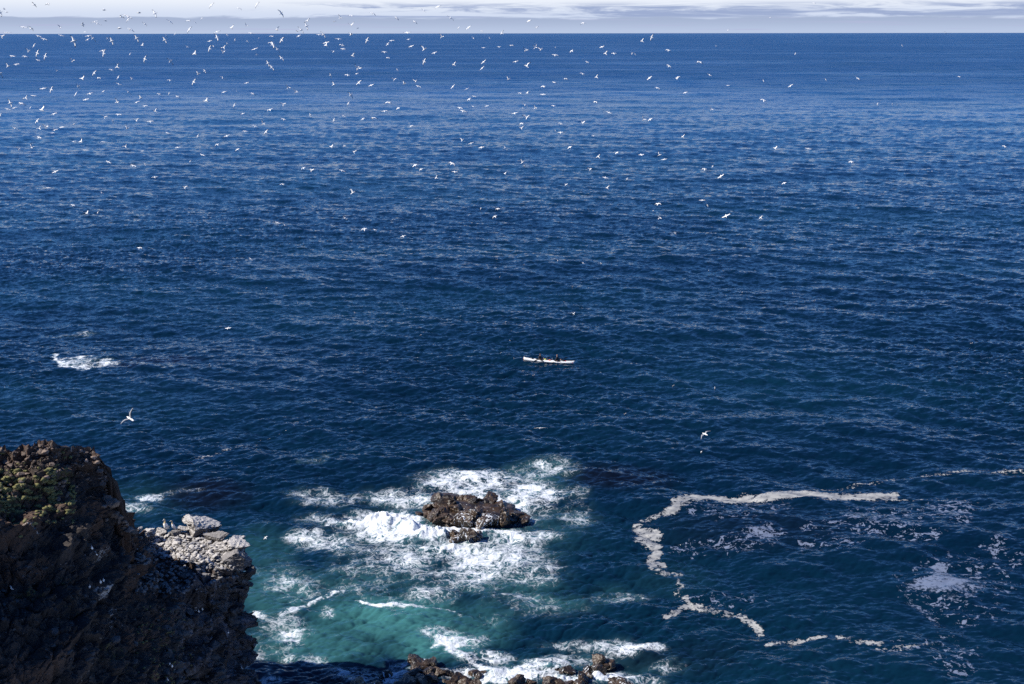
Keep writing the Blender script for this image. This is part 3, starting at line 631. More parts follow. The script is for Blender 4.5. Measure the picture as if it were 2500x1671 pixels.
# ledge: single boulders and loose rubble.  zoom units 7.82 per pixel from (320, 1240)
def ledge_boulder(cx_, tp, w_, bt, seed, lab, mat, dep=1.0, grp='boulders on the sunlit ledge', rot=0.0):
    px_, pt, pb = 320 + cx_ / 7.82, 1240 + tp / 7.82, 1240 + bt / 7.82
    p, n = hit(px_, pb - 1)
    if p is None: p = at_y(px_, pb, 64.5)
    mpp = (Vector((0, 0, CAMZ)) - p).length / F
    rx = w_ / 7.82 * mpp / 2; rz_ = (pb - pt) * mpp / 2
    c = at_y(px_, (pt + pb) / 2, p.y + rx * .5 * dep)
    return tag(boulder('boulder', c, (rx * 1.05, rx * dep, rz_), seed, mat, None, 5, 1.15, rot), lab, 'boulder', grp)
ledge_boulder(1300, 165, 560, 560, 501, 'largest boulder on the ledge, white droppings on top and dark front', M_pale, .9)
ledge_boulder(1150, 160, 330, 350, 502, 'pale upright block behind the largest ledge boulder', M_pale, .8)
ledge_boulder(1640, 455, 420, 660, 503, 'dark slab with a white rim right of the largest ledge boulder', M_dkst, .8)
ledge_boulder(2020, 560, 430, 860, 504, 'pale flat topped block at the outer corner of the ledge', M_pale, .9)
ledge_boulder(1960, 800, 520, 1130, 514, 'layered grey block just under the outer corner of the ledge', M_dkst, .8)
ledge_boulder(300, 390, 230, 580, 505, 'pale jagged stone at the inner end of the ledge', M_pale, .9)
ledge_boulder(160, 345, 120, 440, 506, 'small round white stone at the innermost end of the ledge', M_pale, .9)
ledge_boulder(570, 370, 210, 530, 507, 'grey stone beneath the taller standing gannet', M_pale, .9)
ledge_boulder(850, 415, 190, 545, 508, 'dark rounded stone below the right standing gannet', M_dkst, .8)
ledge_boulder(990, 340, 240, 450, 509, 'white mound between the right gannet and the largest boulder', M_pale, .8)
ledge_boulder(700, 640, 150, 740, 510, 'flat pale stone at the shadow line of the ledge', M_pale, .9)
ledge_boulder(860, 640, 170, 730, 511, 'smooth pale stone just right of the flat one at the shadow line', M_pale, .9)
def rubble(name, pts, mat, lab):
    vs, fs, off = [], [], 0
    for (c, r, sd) in pts:
        v, Fc = boulder_verts(None, (r * 1.3, r, r * .7), sd, 2, .55, sd * .7, 12)
        vs.append(v + np.array(c)); fs += [(a_ + off, b2 + off, c2 + off) for a_, b2, c2 in Fc]; off += len(v)
    o = mesh_obj(name, np.concatenate(vs), fs, mat, None, False); return tag(o, lab, kind='stuff')
rr = random.Random(5); pts = []
while len(pts) < 640:
    px_, py_ = rr.uniform(372, 602), rr.uniform(1300, 1392)
    if py_ > 1330 + .30 * (px_ - 400) + 28: continue
    p, n = hit(px_, py_)
    if p is None or n.z < .3 or p.y < 57: continue
    r_ = .05 + .13 * rr.random() ** 2.2; pts.append(((p.x, p.y, p.z + r_ * .3), r_, 1000 + len(pts)))
rubble('rubble', pts, M_pale, 'pale droppings covered rubble strewn over the ledge')
pts = []
while len(pts) < 520:
    px_, py_ = rr.uniform(330, 600), rr.uniform(1340, 1450)
    p, n = hit(px_, py_)
    if p is None or n.z < .15: continue
    r_ = .05 + .12 * rr.random() ** 2; pts.append(((p.x, p.y, p.z + r_ * .2), r_, 3000 + len(pts)))
rubble('scree', pts, M_dkst, 'dark loose stones below the ledge in shadow')
pts = []
while len(pts) < 300:
    if len(pts) % 4 == 0: px_ = rr.uniform(252, 345); py_ = np.interp(px_, SILX, SILY) + rr.uniform(4, 26)
    else: px_ = rr.uniform(-30, 258); py_ = np.interp(px_, SILX, SILY) + rr.random() ** 1.6 * 120
    p, n = hit(px_, py_)
    if p is None: continue
    r_ = (.04 + .17 * rr.random() ** 4) * (1.6 if px_ > 262 else 1); pts.append(((p.x, p.y, p.z + r_ * .2), r_, 5000 + len(pts)))
rubble('crest_stones', pts, rock_mat('brown_stone', (0.11, 0.08, 0.062), (0.24, 0.18, 0.145)), 'brown loose stones along the crest of the near cliff')
pts = []
while len(pts) < 420:
    if len(pts) % 3: px_, py_ = rr.uniform(400, 622), rr.uniform(1385, 1671)
    else: px_, py_ = rr.uniform(-10, 400), rr.uniform(1240, 1671)
    p, n = hit(px_, py_)
    if p is None or fbm(np.array([p.x * .8]), np.array([p.y * .8]), np.array([p.z * .8]), 2, 77)[0] < -.05: continue
    r_ = .05 + (.30 if px_ > 400 else .16) * rr.random() ** 3; pts.append(((p.x - n.x * r_ * .35, p.y - n.y * r_ * .35, p.z - n.z * r_ * .35), r_, 7000 + len(pts)))
rubble('jutting_blocks', pts, rock_mat('shaded_block', (0.014, 0.012, 0.013), (0.042, 0.036, 0.034), guano=.12), 'angular blocks jutting out of the shaded cliff face')
# moss cushions
M_moss = plain('moss', (0.150, 0.142, 0.055), .95, .5, 9.0)
vs, fs, off = [], [], 0; nmo = 0; tries = 0
while nmo < 850 and tries < 20000:
    tries += 1
    a_ = rr.random()
    if a_ < .85: px_, py_ = rr.uniform(-40, 180), rr.gauss(1200, 36)
    else: px_, py_ = rr.uniform(330, 470), rr.uniform(1480, 1671)
    if mn.noise(Vector((px_ / 28, py_ / 11, 0))) < .10: continue
    p, n = hit(px_, py_)
    if p is None: continue
    r_ = rr.uniform(.025, .085) if a_ < .85 else rr.uniform(.02, .05)
    v, Fc = boulder_verts(None, (r_ * 1.7, r_, r_ * .7), nmo, 1, 2.8, rr.random() * 3, 2)
    vs.append(v + np.array(p)); fs += [(i_ + off, j_ + off, k2 + off) for i_, j_, k2 in Fc]; off += len(v); nmo += 1
tag(mesh_obj('moss', np.concatenate(vs), fs, M_moss, None, True), 'yellow green moss cushions on the near cliff', kind='stuff')

# ------------------------------------------------------------------ birds
M_white = plain('white_feathers', (0.90, 0.89, 0.86), .8, .05)
M_black = plain('black_feathers', (0.025, 0.022, 0.022), .7, .2)
M_yel = plain('buff_head_feathers', (0.72, 0.55, 0.30), .8, .08)
M_grey = plain('grey_feathers', (0.30, 0.31, 0.33), .8, .08)
M_bill = plain('pale_bill', (0.45, 0.50, 0.55), .5, .05)
BM = [M_white, M_black, M_yel, M_bill, M_grey]
def loft(rings, seg=8):            # rings: (center, up radius, side radius, direction frame u, v)
    vs, fs = [], []
    for c, ru, rv, u, v in rings:
        for k in range(seg):
            a_ = 2 * math.pi * k / seg; vs.append(Vector(c) + Vector(u) * ru * math.cos(a_) + Vector(v) * rv * math.sin(a_))
    for i in range(len(rings) - 1):
        for k in range(seg):
            fs.append((i * seg + k, i * seg + (k + 1) % seg, (i + 1) * seg + (k + 1) % seg, (i + 1) * seg + k))
    fs.append(tuple(range(seg))[::-1]); fs.append(tuple((len(rings) - 1) * seg + k for k in range(seg)))
    return vs, fs
def flying(kind, wing_up, tips='black', back=0, fold=.0):
    X = (1, 0, 0); Z = (0, 0, 1)
    prof = [(-.46, .006, .04, 0), (-.36, .03, .06, 0), (-.22, .065, .08, 0), (-.05, .105, .11, 0), (.12, .105, .115, 0), (.24, .075, .08, .01), (.33, .05, .05, .02), (.39, .045, .042, .02), (.43, .03, .028, .015), (.47, .014, .012, .01), (.54, .003, .003, 0)]
    vs, fs = loft([((0, y, z), ru, rv, Z, X) for y, ru, rv, z in prof]); mi = []
    for i in range(len(prof) - 1):
        for k in range(8): mi.append(2 if 6 <= i <= 7 and kind == 'gannet' else 3 if i >= 8 else 0)
    mi += [0, 3]
    st = [(.04, .12, .28, .045), (.20, .15, .29, .045), (.38, .19, .27, .035), (.55, .13, .22, .03), (.72, .03, .16, .02), (.86, -.07, .10, .012), (.95, -.17, .03, .006)]
    for s in (-1, 1):
        off = len(vs); xz = [0.0, 0.0]; px_ = .0; pz = .02; last = 0
        for i, (sp_, le, ch, th) in enumerate(st):
            d = sp_ - last; last = sp_; a_ = wing_up[0] if sp_ <= .40 else wing_up[1]
            px_ += d * math.cos(R(a_)); pz += d * math.sin(R(a_))
            n = Vector((-math.sin(R(a_)) * s, 0, math.cos(R(a_))))
            c = Vector((px_ * s, 0, pz))
            for (fy, ft) in ((0, 0), (.3, .5), (1, 0), (.4, -.3)):
                vs.append(c + Vector((0, le - fy * ch + (.03 if 0 else 0), 0)) + n * th * ft)
        for i in range(len(st) - 1):
            for k in range(4):
                a0, a1, b0, b1 = off + i * 4 + k, off + i * 4 + (k + 1) % 4, off + (i + 1) * 4 + k, off + (i + 1) * 4 + (k + 1) % 4
                fs.append((a0, a1, b1, b0) if s > 0 else (a0, b0, b1, a1)); mi.append((1 if tips == 'black' else back) if st[i][0] >= .70 else back)
        fs.append(tuple(off + (len(st) - 1) * 4 + k for k in range(4))); mi.append(1)
    me = bpy.data.meshes.new('flying_' + kind); me.from_pydata([tuple(v) for v in vs], [], fs)
    for m_ in BM: me.materials.append(m_)
    me.polygons.foreach_set('material_index', mi); me.polygons.foreach_set('use_smooth', [True] * len(fs)); me.update()
    return me
MESH = {'L': flying('gannet', (6, -4)), 'V': flying('gannet', (48, 34)), 'M': flying('gannet', (14, -42)), 'D': flying('gannet', (30, -20)), 'X': flying('fulmar', (8, -8), 'grey', 0)}
T1 = """435,55,D 608,45,M 55,110,Ds 5,155,B 90,152,Ds 1330,125,D 1780,162,D 1980,170,B 1605,192,L 1645,213,L 1555,213,D 1638,252,Bs 1350,262,Ds 1213,275,L 1245,298,T 1062,312,D 1525,360,D 1853,302,Bs 1665,372,Mb 305,342,L 398,362,D 770,347,Vs 97,410,L 1088,405,Ms 28,468,V 495,458,L 785,450,L 565,497,L 1130,457,L 1190,487,B 1122,503,Ls 945,520,Bb 1430,520,B 1748,487,B 438,578,T 1375,490,Bt 1822,578,Vs 372,650,V 482,677,B 163,712,L 322,718,M 583,715,B 497,768,L 1313,645,L 1330,680,B 1662,688,Bt 1855,752,B 935,775,V 215,818,L 108,843,V 730,902,Vt 1505,857,V 1428,890,M 5,935,B 1208,930,B 1055,1005,V 1262,993,M 1512,985,Bs 1688,1003,Vs 1518,1070,T 1005,1100,Bs 552,1127,L 660,1140,B 970,1198,T 1152,1193,L 1320,1165,Ts 1637,1172,T 432,1218,L 338,1252,V 135,1312,B 275,1318,Mb 1098,1268,L 2035,1200,M 1800,1250,V 1750,1303,M 1500,1300,V 100,1390,L 185,1375,M 390,1372,Bt 535,1403,Vb 695,1450,L 1855,1350,L 1985,1420,V 1515,1460,L 1340,1497,V 1440,1540,Bt 1745,1540,V 1922,1550,L 5,1470,Bs 478,1543,B"""
T2 = """612,66,B 960,105,M 1195,60,B 1500,167,B 1840,272,V 1825,332,B 1755,380,B 1710,398,D 1450,382,V 320,262,M 80,273,T 403,282,Bt 490,233,Bt 330,378,B 865,357,V 1057,325,Vs 683,407,L 148,430,Ts 33,455,Bt 15,508,B 683,478,B 812,443,Bt 1115,422,M 1385,463,M 1510,512,B 1370,548,M 1395,570,B 1727,460,M 1985,443,L 2040,443,B 2075,545,L 2075,580,V 590,523,Ls 910,512,Bt 1220,488,Bt 1070,527,Bt 812,557,Bt 305,598,Ts 590,620,B 635,590,T 772,612,V 768,663,V 1163,625,L 1453,630,B 1190,698,Bt 400,686,V 88,780,B 1505,742,B 1333,808,B 1382,862,B 525,905,Bs 448,943,V 387,1045,B 78,1025,M 752,992,T 1060,1058,Ls 1588,1120,V 1688,1172,V 770,1175,M 932,1160,Ts 1137,1195,M 178,1232,M 70,1190,Bt 548,1285,V 903,1343,Bs 1525,1338,V 1360,1402,Mb 1010,1450,Ls 1873,1468,Bs 1535,1525,M"""
T3 = """165,232,V 308,200,M 90,277,Ds 308,322,V 580,172,M 388,362,Dt 882,228,M 1115,278,M 1228,135,T 1410,88,M 1570,230,T 1675,357,Bt 1800,355,T 1968,398,Ms 303,447,V 1020,418,L 140,500,L 508,515,B 820,520,L 770,565,Bs 1070,592,L 1035,505,Ls 1462,475,V 1865,490,T 2070,490,Bt 190,578,M 200,625,L 75,662,Vs 325,715,V 727,667,L 768,738,M 1238,633,Vb 1365,677,L 1992,612,Ls 1238,788,B 1618,832,V 1993,792,T 1975,872,T 390,872,Vb 375,942,Ms 40,962,Bs 257,960,M 892,890,Bt 83,1083,V 402,1057,B 557,1090,L 853,1020,V 985,1070,V 1130,1040,V 1160,1103,L 1600,1108,T 1780,1138,T 297,1213,B 267,1323,Bs 780,1310,Mb 905,1382,M 728,1420,L 1872,1232,Ls 1810,1270,M 1857,1362,T 2035,1355,Ls 1692,1380,L 1730,1420,L 1775,1433,Ts 207,1480,Ls 83,1533,Bs 453,1520,M 592,1507,Mb"""
T4 = """483,270,M 577,360,Vs 1173,300,M 140,430,V 100,602,Ls 258,583,M 577,580,T 558,613,V 637,638,V 437,643,V 820,608,Bt 815,707,L 1030,655,M 1413,603,L 1460,693,V 1565,688,L 1798,688,Bt 1838,697,Bt 2050,483,B 1928,533,V 312,790,L 455,850,Vb 1227,797,M 1167,947,M 1347,992,V 223,1015,V 955,1010,M 803,1055,M 668,1108,M 370,1192,M 460,1193,Vs 660,1208,L 2020,1000,T 1325,1305,M 430,1343,T 405,1385,Bt 562,1383,V 793,1355,L 298,1450,L 455,1505,Vb 1503,1440,L 1948,1530,V 2028,1530,M"""
T5 = """2030,45,Ms 1472,233,Dt 932,392,Bt 170,648,M 573,800,Mb 178,850,M 293,990,M 275,1010,Vs 697,962,T 780,593,Bt 1790,693,Bt 30,1128,M 385,1187,Ls 930,1095,Ls 1383,1037,Bt 1728,1103,T 1387,1290,Mb 718,1402,Vs"""
T6 = """1293,342,Bt 850,470,Bt 398,808,Tb 1430,790,Ls 600,1068,Bt 750,1068,Bt 800,1077,Bt 1897,1503,M 70,818,Bt"""
U1 = """195,65,T 510,73,V 598,50,V 950,12,T 792,52,L 708,88,L 675,125,Ls 503,183,L 250,333,T 415,310,V 943,235,Ls 1037,240,V 1320,243,M 1630,68,V 1095,346,L 1610,302,V 1820,355,Ls 1390,497,L 1705,545,L 708,620,L 1978,692,L 620,825,Ls 1300,890,Ts 937,1050,M 1110,1155,V 1250,1143,Bt 1855,527,Bt"""
U2 = """48,127,Ls 1168,45,M 1040,108,M 1308,115,B 437,167,Bs 807,167,L 180,312,L 687,278,M 945,338,M 497,408,L 1785,578,M 1880,608,V 268,828,V 1520,783,M 1455,1275,L 1545,1305,Ts 338,490,Bt 1275,10,V"""
U3 = """1068,43,M 48,310,V 205,297,Vs 340,377,V 1723,225,V 1832,263,L 1965,315,L 1118,543,M 1193,595,Ms 187,610,L 1590,522,Mb 1622,627,L 1392,705,V 325,893,Vb 222,1215,Bs 1957,1095,Bt 470,1360,Mb 603,1365,Ls 965,1450,L 1540,605,Bt"""
U4 = """392,12,M 385,75,V 890,15,M 1165,5,V 817,105,Bt 885,127,L 1302,170,Ls 178,320,T 1003,315,M 1605,385,M 1370,440,V 1915,412,L 400,508,Bb 1260,598,V 173,653,Vs 1455,703,L 1733,718,Bt 945,793,Vs 1480,840,V 83,1100,M 47,1200,M 2065,1125,Dt"""
U5 = """355,188,V 58,415,V 115,470,L 630,598,M 733,560,Bt 838,688,Tb 1530,335,V 1955,337,L 1648,775,M 600,993,L 667,1057,Bt 35,1040,Mb 50,1220,V 905,1193,Tb 1350,1220,V 255,1412,Bt"""
U6 = """330,405,M 1155,500,Bt"""
birds = []
for txt, ox, oy, sc_ in ((T1,0,0,5.2275),(T2,400,0,5.2275),(T3,800,0,5.2275),(T4,1200,0,5.2275),(T5,1600,0,5.2275),(T6,2000,0,4.182),(U1,0,300,5.2275),(U2,400,300,5.2275),(U3,800,300,5.2275),(U4,1200,300,5.2275),(U5,1600,300,5.2275),(U6,2000,300,4.182)):
    for w_ in txt.split():
        a_, b2, p_ = w_.split(','); birds.append([float(a_) / sc_ + ox, float(b2) / sc_ + oy, p_[0], p_[1:] or 'n'])
birds += [[341, 605, 'L', 'n'], [612, 632, 'T', 's'], [557, 801, 'L', 'n'], [1424, 643, 'T', 's'], [1401, 767, 'V', 's'], [648, 1313, 'M', 'n']]
POSE = {'L': 'gliding on level wings', 'V': 'with wings raised', 'M': 'with wings arched down', 'D': 'dark against the sky', 'B': 'banking steeply', 'T': 'tilted in a turn'}
SPAN = {'n': 13.5, 's': 9.5, 'b': 18.5, 't': 6.0}
rb = random.Random(11); used = set(); far = []
main = [b for b in birds if b[3] != 't']; tiny = [b for b in birds if b[3] == 't']
def bird_matrix(px, py, pose, size):
    k = SPAN[size] * rb.uniform(1.0, 1.2)
    rs = ray(px, py).normalized(); dmax = 600.0 if rs.z > -.03 else min(600.0, CAMZ / -rs.z * 0.93)
    d = min(dmax, 1.75 * F / k); s = k * d / F / 1.72
    sg = rb.choice((-1, 1))
    if pose == 'L': h, bk = rb.choice((0, 180)) + rb.uniform(-35, 35), rb.uniform(-18, 18)
    elif pose == 'T': h, bk = rb.choice((0, 180)) + rb.uniform(-30, 30), sg * rb.uniform(28, 48)
    elif pose == 'M': h, bk = rb.choice((0, 180)) + rb.uniform(-50, 50), rb.uniform(-25, 25)
    elif pose == 'V': h, bk = sg * rb.uniform(10, 65) + rb.choice((0, 180)), rb.uniform(-25, 25)
    elif pose == 'D': h, bk = sg * rb.uniform(40, 120), rb.uniform(-30, 30)
    else:
        h = sg * rb.uniform(30, 70); bk = -sg * rb.uniform(25, 45)
    s *= 1.22 if pose in 'VDB' else 1.15
    th = rb.uniform(15, 35) if pose in 'LTM' else rb.uniform(30, 52) if pose in 'VB' else rb.uniform(-25, 10)
    rm = Matrix.Rotation(R(th), 3, 'X') @ Matrix.Rotation(R(h), 3, 'Z') @ Matrix.Rotation(R(bk), 3, 'Y')
    return at_d(px, py, d), rm.to_euler('XYZ'), s
for px, py, pose, size in main:
    loc, rot, s = bird_matrix(px, py, pose, size)
    o = bpy.data.objects.new('flying_gannet', MESH[{'T': 'L', 'B': 'L'}.get(pose, pose)]); C.objects.link(o)
    o.location = loc; o.rotation_euler = rot; o.scale = (s, s, s)
    where = 'in the sky' if py < 78 else 'over the sea'
    ax, ay = round(px / 25, 1), round(py / 16.71, 1)
    lab = None
    for fmt in (0, 1):
        ks = (f'{ax:.0f}', f'{ay:.0f}') if fmt == 0 else (f'{ax:.1f}', f'{ay:.1f}')
        if ks not in used: used.add(ks); break
    nm = 'large white gannet' if size == 'b' else 'small white gannet' if size == 's' else 'white gannet'
    if pose == 'D': nm = 'gannet'; 
    tag(o, f'{nm} {POSE[pose] if pose != "D" or py < 78 else "with wings half raised"} {where}, {ks[0]}% across, {ks[1]}% down', 'gannet', 'gannets flying over the sea')
# the smallest, farthest specks of the flock: one mass
vs, fs, mi, off = [], [], [], 0
for px, py, pose, size in tiny:
    loc, rot, s = bird_matrix(px, py, pose, size)
    me = MESH[{'T': 'L', 'B': 'L'}.get(pose, pose)]
    mat = Matrix.Translation(loc) @ rot.to_matrix().to_4x4() @ Matrix.Scale(s, 4)
    vs += [mat @ v.co for v in me.vertices]; fs += [tuple(i_ + off for i_ in p.vertices) for p in me.polygons]; mi += [p.material_index for p in me.polygons]; off += len(me.vertices)
tag(mesh_obj('distant_gannets', vs, fs, BM, None, True, mi), 'tiniest white specks of far gannets scattered over the sea', kind='stuff')
# nearer, larger birds
for (px, py, span, mesh, rot, lab) in ((318, 1022, 52, 'V', (R(12), R(-44), R(42)), 'white gull banking with one wing straight up above the near cliff'),
                                       (1319, 1046, 31, 'L', (R(15), R(6), R(170)), 'white gull hovering on level wings below the kayak'),
                                       (1721, 1061, 34, 'M', (R(0), R(-24), R(35)), 'white gull gliding with long bowed wings right of the sea rock'),
                                       (1712, 1104, 8, 'X', (0, R(-20), R(60)), 'tiny white seabird low over the water below the bowed winged gull')):
    d = CAMZ / -ray(px, py).normalized().z * .88
    o = bpy.data.objects.new('flying_gull', MESH['X'] if mesh in 'LX' else flying('fulmar', (40, 34) if mesh == 'V' else (14, -20), 'grey', 4)); C.objects.link(o)
    s = span * d / F / 1.72; o.location = at_d(px, py, d); o.rotation_euler = rot; o.scale = (s,) * 3
    tag(o, lab, 'gull', 'gulls gliding low over the nearer water')
# small birds afloat
def floating():
    Z = (0, 0, 1); X = (1, 0, 0)
    prof = [(-.24, .01, .02, .10), (-.16, .05, .06, .08), (-.02, .09, .09, .06), (.10, .08, .08, .07), (.16, .05, .045, .12), (.19, .04, .035, .19), (.22, .045, .04, .24), (.27, .035, .03, .25), (.30, .012, .01, .24), (.36, .003, .003, .23)]
    v, f_ = loft([((0, y, z), ru, rv, Z, X) for y, ru, rv, z in prof]); mi = []
    for i in range(len(prof) - 1):
        for k in range(8): mi.append(3 if i >= 8 else 1 if (k in (0, 1, 7) and i < 4) else 0)
    mi += [0, 3]
    me = bpy.data.meshes.new('floating_seabird'); me.from_pydata([tuple(a_) for a_ in v], [], f_)
    for m_ in BM: me.materials.append(m_)
    me.polygons.foreach_set('material_index', mi); me.polygons.foreach_set('use_smooth', [True] * len(f_)); me.update(); return me
FB = floating()
FL = [(1213,637),(1265,611),(1279,648),(1362,641),(1468,647),(1220,678),(1397,701),(1378,730),(1234,787),(867,758),(1244,832),(1255,875),(1302,915),(1525,1011),(1026,820),(650,703),(640,709),(727,738),(511,895),
      (1940,588),(1730,662),(1820,670),(1812,713),(1936,713),(1988,733),(2235,844),(2371,838),(1643,936),(1746,939)]
for px, py in FL:
    o = bpy.data.objects.new('floating_seabird', FB); C.objects.link(o); p = sea(px, py)
    i_ = int(np.argmin(np.abs(ys - p.y))); j_ = int(np.argmin(np.abs(Xg[i_] - p.x)))
    o.location = (p.x, p.y, float(G[i_, j_, 2])); o.rotation_euler = (0, 0, rb.uniform(0, 6.28)); s = 0.62; o.scale = (s,) * 3
    tag(o, f'tiny pale seabird afloat on the blue water, {px / 25:.0f}% across, {py / 16.71:.0f}% down', 'seabird', 'small seabirds resting on the water')

# standing gannets
def stander(name, px, py, hgt, rz_, lab, lean, parent=None):
    p, n = hit(px, py)
    d0 = 64.6 if p is None else p.y
    base = at_y(px, py, min(d0, 65.2))
    X = Vector((1, 0, 0))
    path = [((0, -.30, .12), .012, .03, 1), ((0, -.20, .18), .05, .09, 0), ((0, -.10, .28), .11, .135, 0), ((0, -.02, .42), .135, .155, 0), ((0, .03, .56), .115, .135, 0), ((0, .05, .66), .075, .08, 0),
            ((0, .05, .75), .040, .042, 2), ((0, .06, .84), .038, .04, 2), ((0, .09, .90), .048, .046, 2), ((0, .14, .915), .036, .034, 2), ((0, .18, .905), .018, .016, 3), ((0, .27, .88), .004, .004, 3)]
    rings = []
    for i, (c, ru, rv, m_) in enumerate(path):
        a_ = Vector(path[max(0, i - 1)][0]); b2 = Vector(path[min(len(path) - 1, i + 1)][0]); tdir = (b2 - a_).normalized(); u = X.cross(tdir).normalized()
        rings.append((c, ru, rv, u, X))
    v, f_ = loft(rings, 10); mi = []
    for i in range(len(path) - 1): mi += [path[i + 1][3]] * 10
    mi += [1, 3]
    for s in (-1, 1):                # folded wings and legs in the same mesh
        wl = [((.13 * s, .05, .56), .05, .02), ((.16 * s, -.02, .46), .09, .022), ((.145 * s, -.12, .34), .075, .02), ((.07 * s, -.22, .22), .045, .014), ((.03 * s, -.34, .10), .012, .006)]
        v2, f2_ = loft([(c, ru, rv, Vector((0, .8, .6)).normalized() if 1 else X, X) for c, ru, rv in wl], 6); off = len(v)
        v += v2; f_ += [tuple(k + off for k in q_) for q_ in f2_]; mi += [0] * 12 + [1] * 12 + [0, 1]
        v2, f2_ = loft([((.05 * s, .0, .36), .02, .02, Vector((0, 1, 0)), X), ((.05 * s, .02, .05), .012, .012, Vector((0, 1, 0)), X), ((.05 * s, .06, .0), .05, .035, Vector((0, 1, 0)), X)], 6); off = len(v)
        v += v2; f_ += [tuple(k + off for k in q_) for q_ in f2_]; mi += [1] * 14
    o = mesh_obj(name, v, f_, BM, None, True, mi); o.location = base; o.rotation_euler = (0, R(lean), rz_)
    s = hgt * (base - Vector((0, 0, CAMZ))).length / F / .93; o.scale = (s,) * 3
    return tag(o, lab, 'gannet', 'gannets standing on the ledge')
stander('standing_gannet', 405.5, 1300, 35, R(160), 'taller standing gannet with neck stretched up, left of the two on the ledge', 0)
stander('standing_gannet', 423.0, 1296, 26, R(110), 'shorter standing gannet in side view, right of the two on the ledge', 0)
# guillemots on the shaded nesting spots
def perched():
    X = Vector((1, 0, 0)); path = [((0, -.12, .03), .01, .03), ((0, -.06, .10), .07, .075), ((0, 0, .2), .085, .085), ((0, .02, .29), .05, .055), ((0, .03, .34), .035, .035), ((0, .05, .38), .036, .032), ((0, .08, .385), .02, .015), ((0, .14, .39), .003, .003)]
    rings = []
    for i, (c, ru, rv) in enumerate(path):
        a_ = Vector(path[max(0, i - 1)][0]); b2 = Vector(path[min(len(path) - 1, i + 1)][0]); u = X.cross((b2 - a_).normalized()).normalized(); rings.append((c, ru, rv, u, X))
    v, f_ = loft(rings, 8); mi = []
    for i in range(len(path) - 1):
        for k in range(8):
            yv = sum(v[q_].y for q_ in f_[i * 8 + k]) / 4 - path[i][0][1]; mi.append(0 if (yv > .01 and i < 3) or i < 1 else (4 if i > 2 else 1))
    mi += [0, 1]
    me = bpy.data.meshes.new('perched_seabird'); me.from_pydata([tuple(a_) for a_ in v], [], f_)
    for m_ in BM: me.materials.append(m_)
    me.polygons.foreach_set('material_index', mi); me.polygons.foreach_set('use_smooth', [True] * len(f_)); me.update(); return me
PM = perched()
for px, py, lab in ((225, 1338, 'pale seabird on the upper shaded nest spot of the near cliff, topmost'), (235, 1352, 'pale seabird on the upper shaded nest spot, lower right of the topmost'), (246, 1359, 'pale seabird right of the upper shaded nest spot'),
                    (219, 1433, 'pale seabird on the lower shaded nest spot, leftmost'), (246, 1421, 'pale seabird on the lower shaded nest spot, middle'), (253, 1417, 'pale seabird on the lower shaded nest spot, rightmost'),
                    (478, 1489, 'seabird at the left end of the narrow shelf below the ledge'), (485, 1492, 'seabird in the middle of the narrow shelf below the ledge'), (494, 1487, 'seabird at the right end of the narrow shelf below the ledge'),
                    (414, 1621, 'seabird highest in the group near the lower edge of the cliff'), (420, 1626, 'seabird second highest in the group near the lower edge of the cliff'), (433, 1640, 'seabird rightmost in the group near the lower edge of the cliff'), (409, 1659, 'seabird lowest in the group near the lower edge of the cliff'),
                    (557, 1544, 'seabird at the top of the dark crack in the lower cliff'), (590, 1630, 'seabird low on the outer corner of the cliff'), (29, 1436, 'single white seabird on the mossy slope at the left edge')):
    p, n = hit(px, py + 3)
    if p is None: continue
    o = bpy.data.objects.new('perched_seabird', PM); C.objects.link(o); o.location = p + Vector((0, -.04, -.02)); o.rotation_euler = (0, 0, rb.uniform(2.2, 4.1)); o.scale = (.62,) * 3
    tag(o, lab, 'seabird', 'seabirds nesting on the shaded cliff')

# ------------------------------------------------------------------ kayak with two paddlers
KA, KB = sea(1278.5, 877), sea(1403, 886.5)
Kl = (KB - KA).length; Kc = (KA + KB) / 2; Kdir = (KB - KA).normalized(); Krz = math.atan2(Kdir.y, Kdir.x)
i_ = int(np.argmin(np.abs(ys - Kc.y))); j_ = int(np.argmin(np.abs(Xg[i_] - Kc.x)))
Kc.z = float(G[i_ - 6:i_ + 6, j_ - 40:j_ + 40, 2].mean()) + .09
M_hull = plain('white_gelcoat', (0.82, 0.82, 0.80), .25, .03, 2.0); M_deckk = plain('black_neoprene', (0.012, 0.012, 0.014), .8, .2)
M_red = plain('red_plastic', (0.55, 0.05, 0.03), .4); M_org = plain('orange_plastic', (0.75, 0.18, 0.06), .45); M_ylw = plain('yellow_drybag', (0.55, 0.60, 0.12), .5)
M_skin = plain('skin', (0.52, 0.29, 0.20), .6, .08); M_hair = plain('dark_brown_hair', (0.05, 0.03, 0.02), .8, .3); M_gear = plain('grey_metal', (0.35, 0.37, 0.40), .35)
M_suit = plain('black_paddling_jacket', (0.014, 0.015, 0.018), .75, .3, 12.0); M_sleeve = plain('grey_sleeve', (0.20, 0.21, 0.20), .8, .2)
kay = empty('kayak', Kc, Krz); tag(kay, 'long white two seat sea kayak with orange stern tip floating on the open sea', 'kayak')
hl = Kl / 2
def hull_station(u):               # u in -1..1, stern to bow: half width, deck height, keel depth
    a_ = abs(u); wd = .33 * (1 - a_ ** 2.6) ** .75 + .012; dk = .20 + .17 * a_ ** 3; kl = -.10 * (1 - a_ ** 6); return wd, dk, kl
NS, NSG = 49, 14; hv, hf = [], []
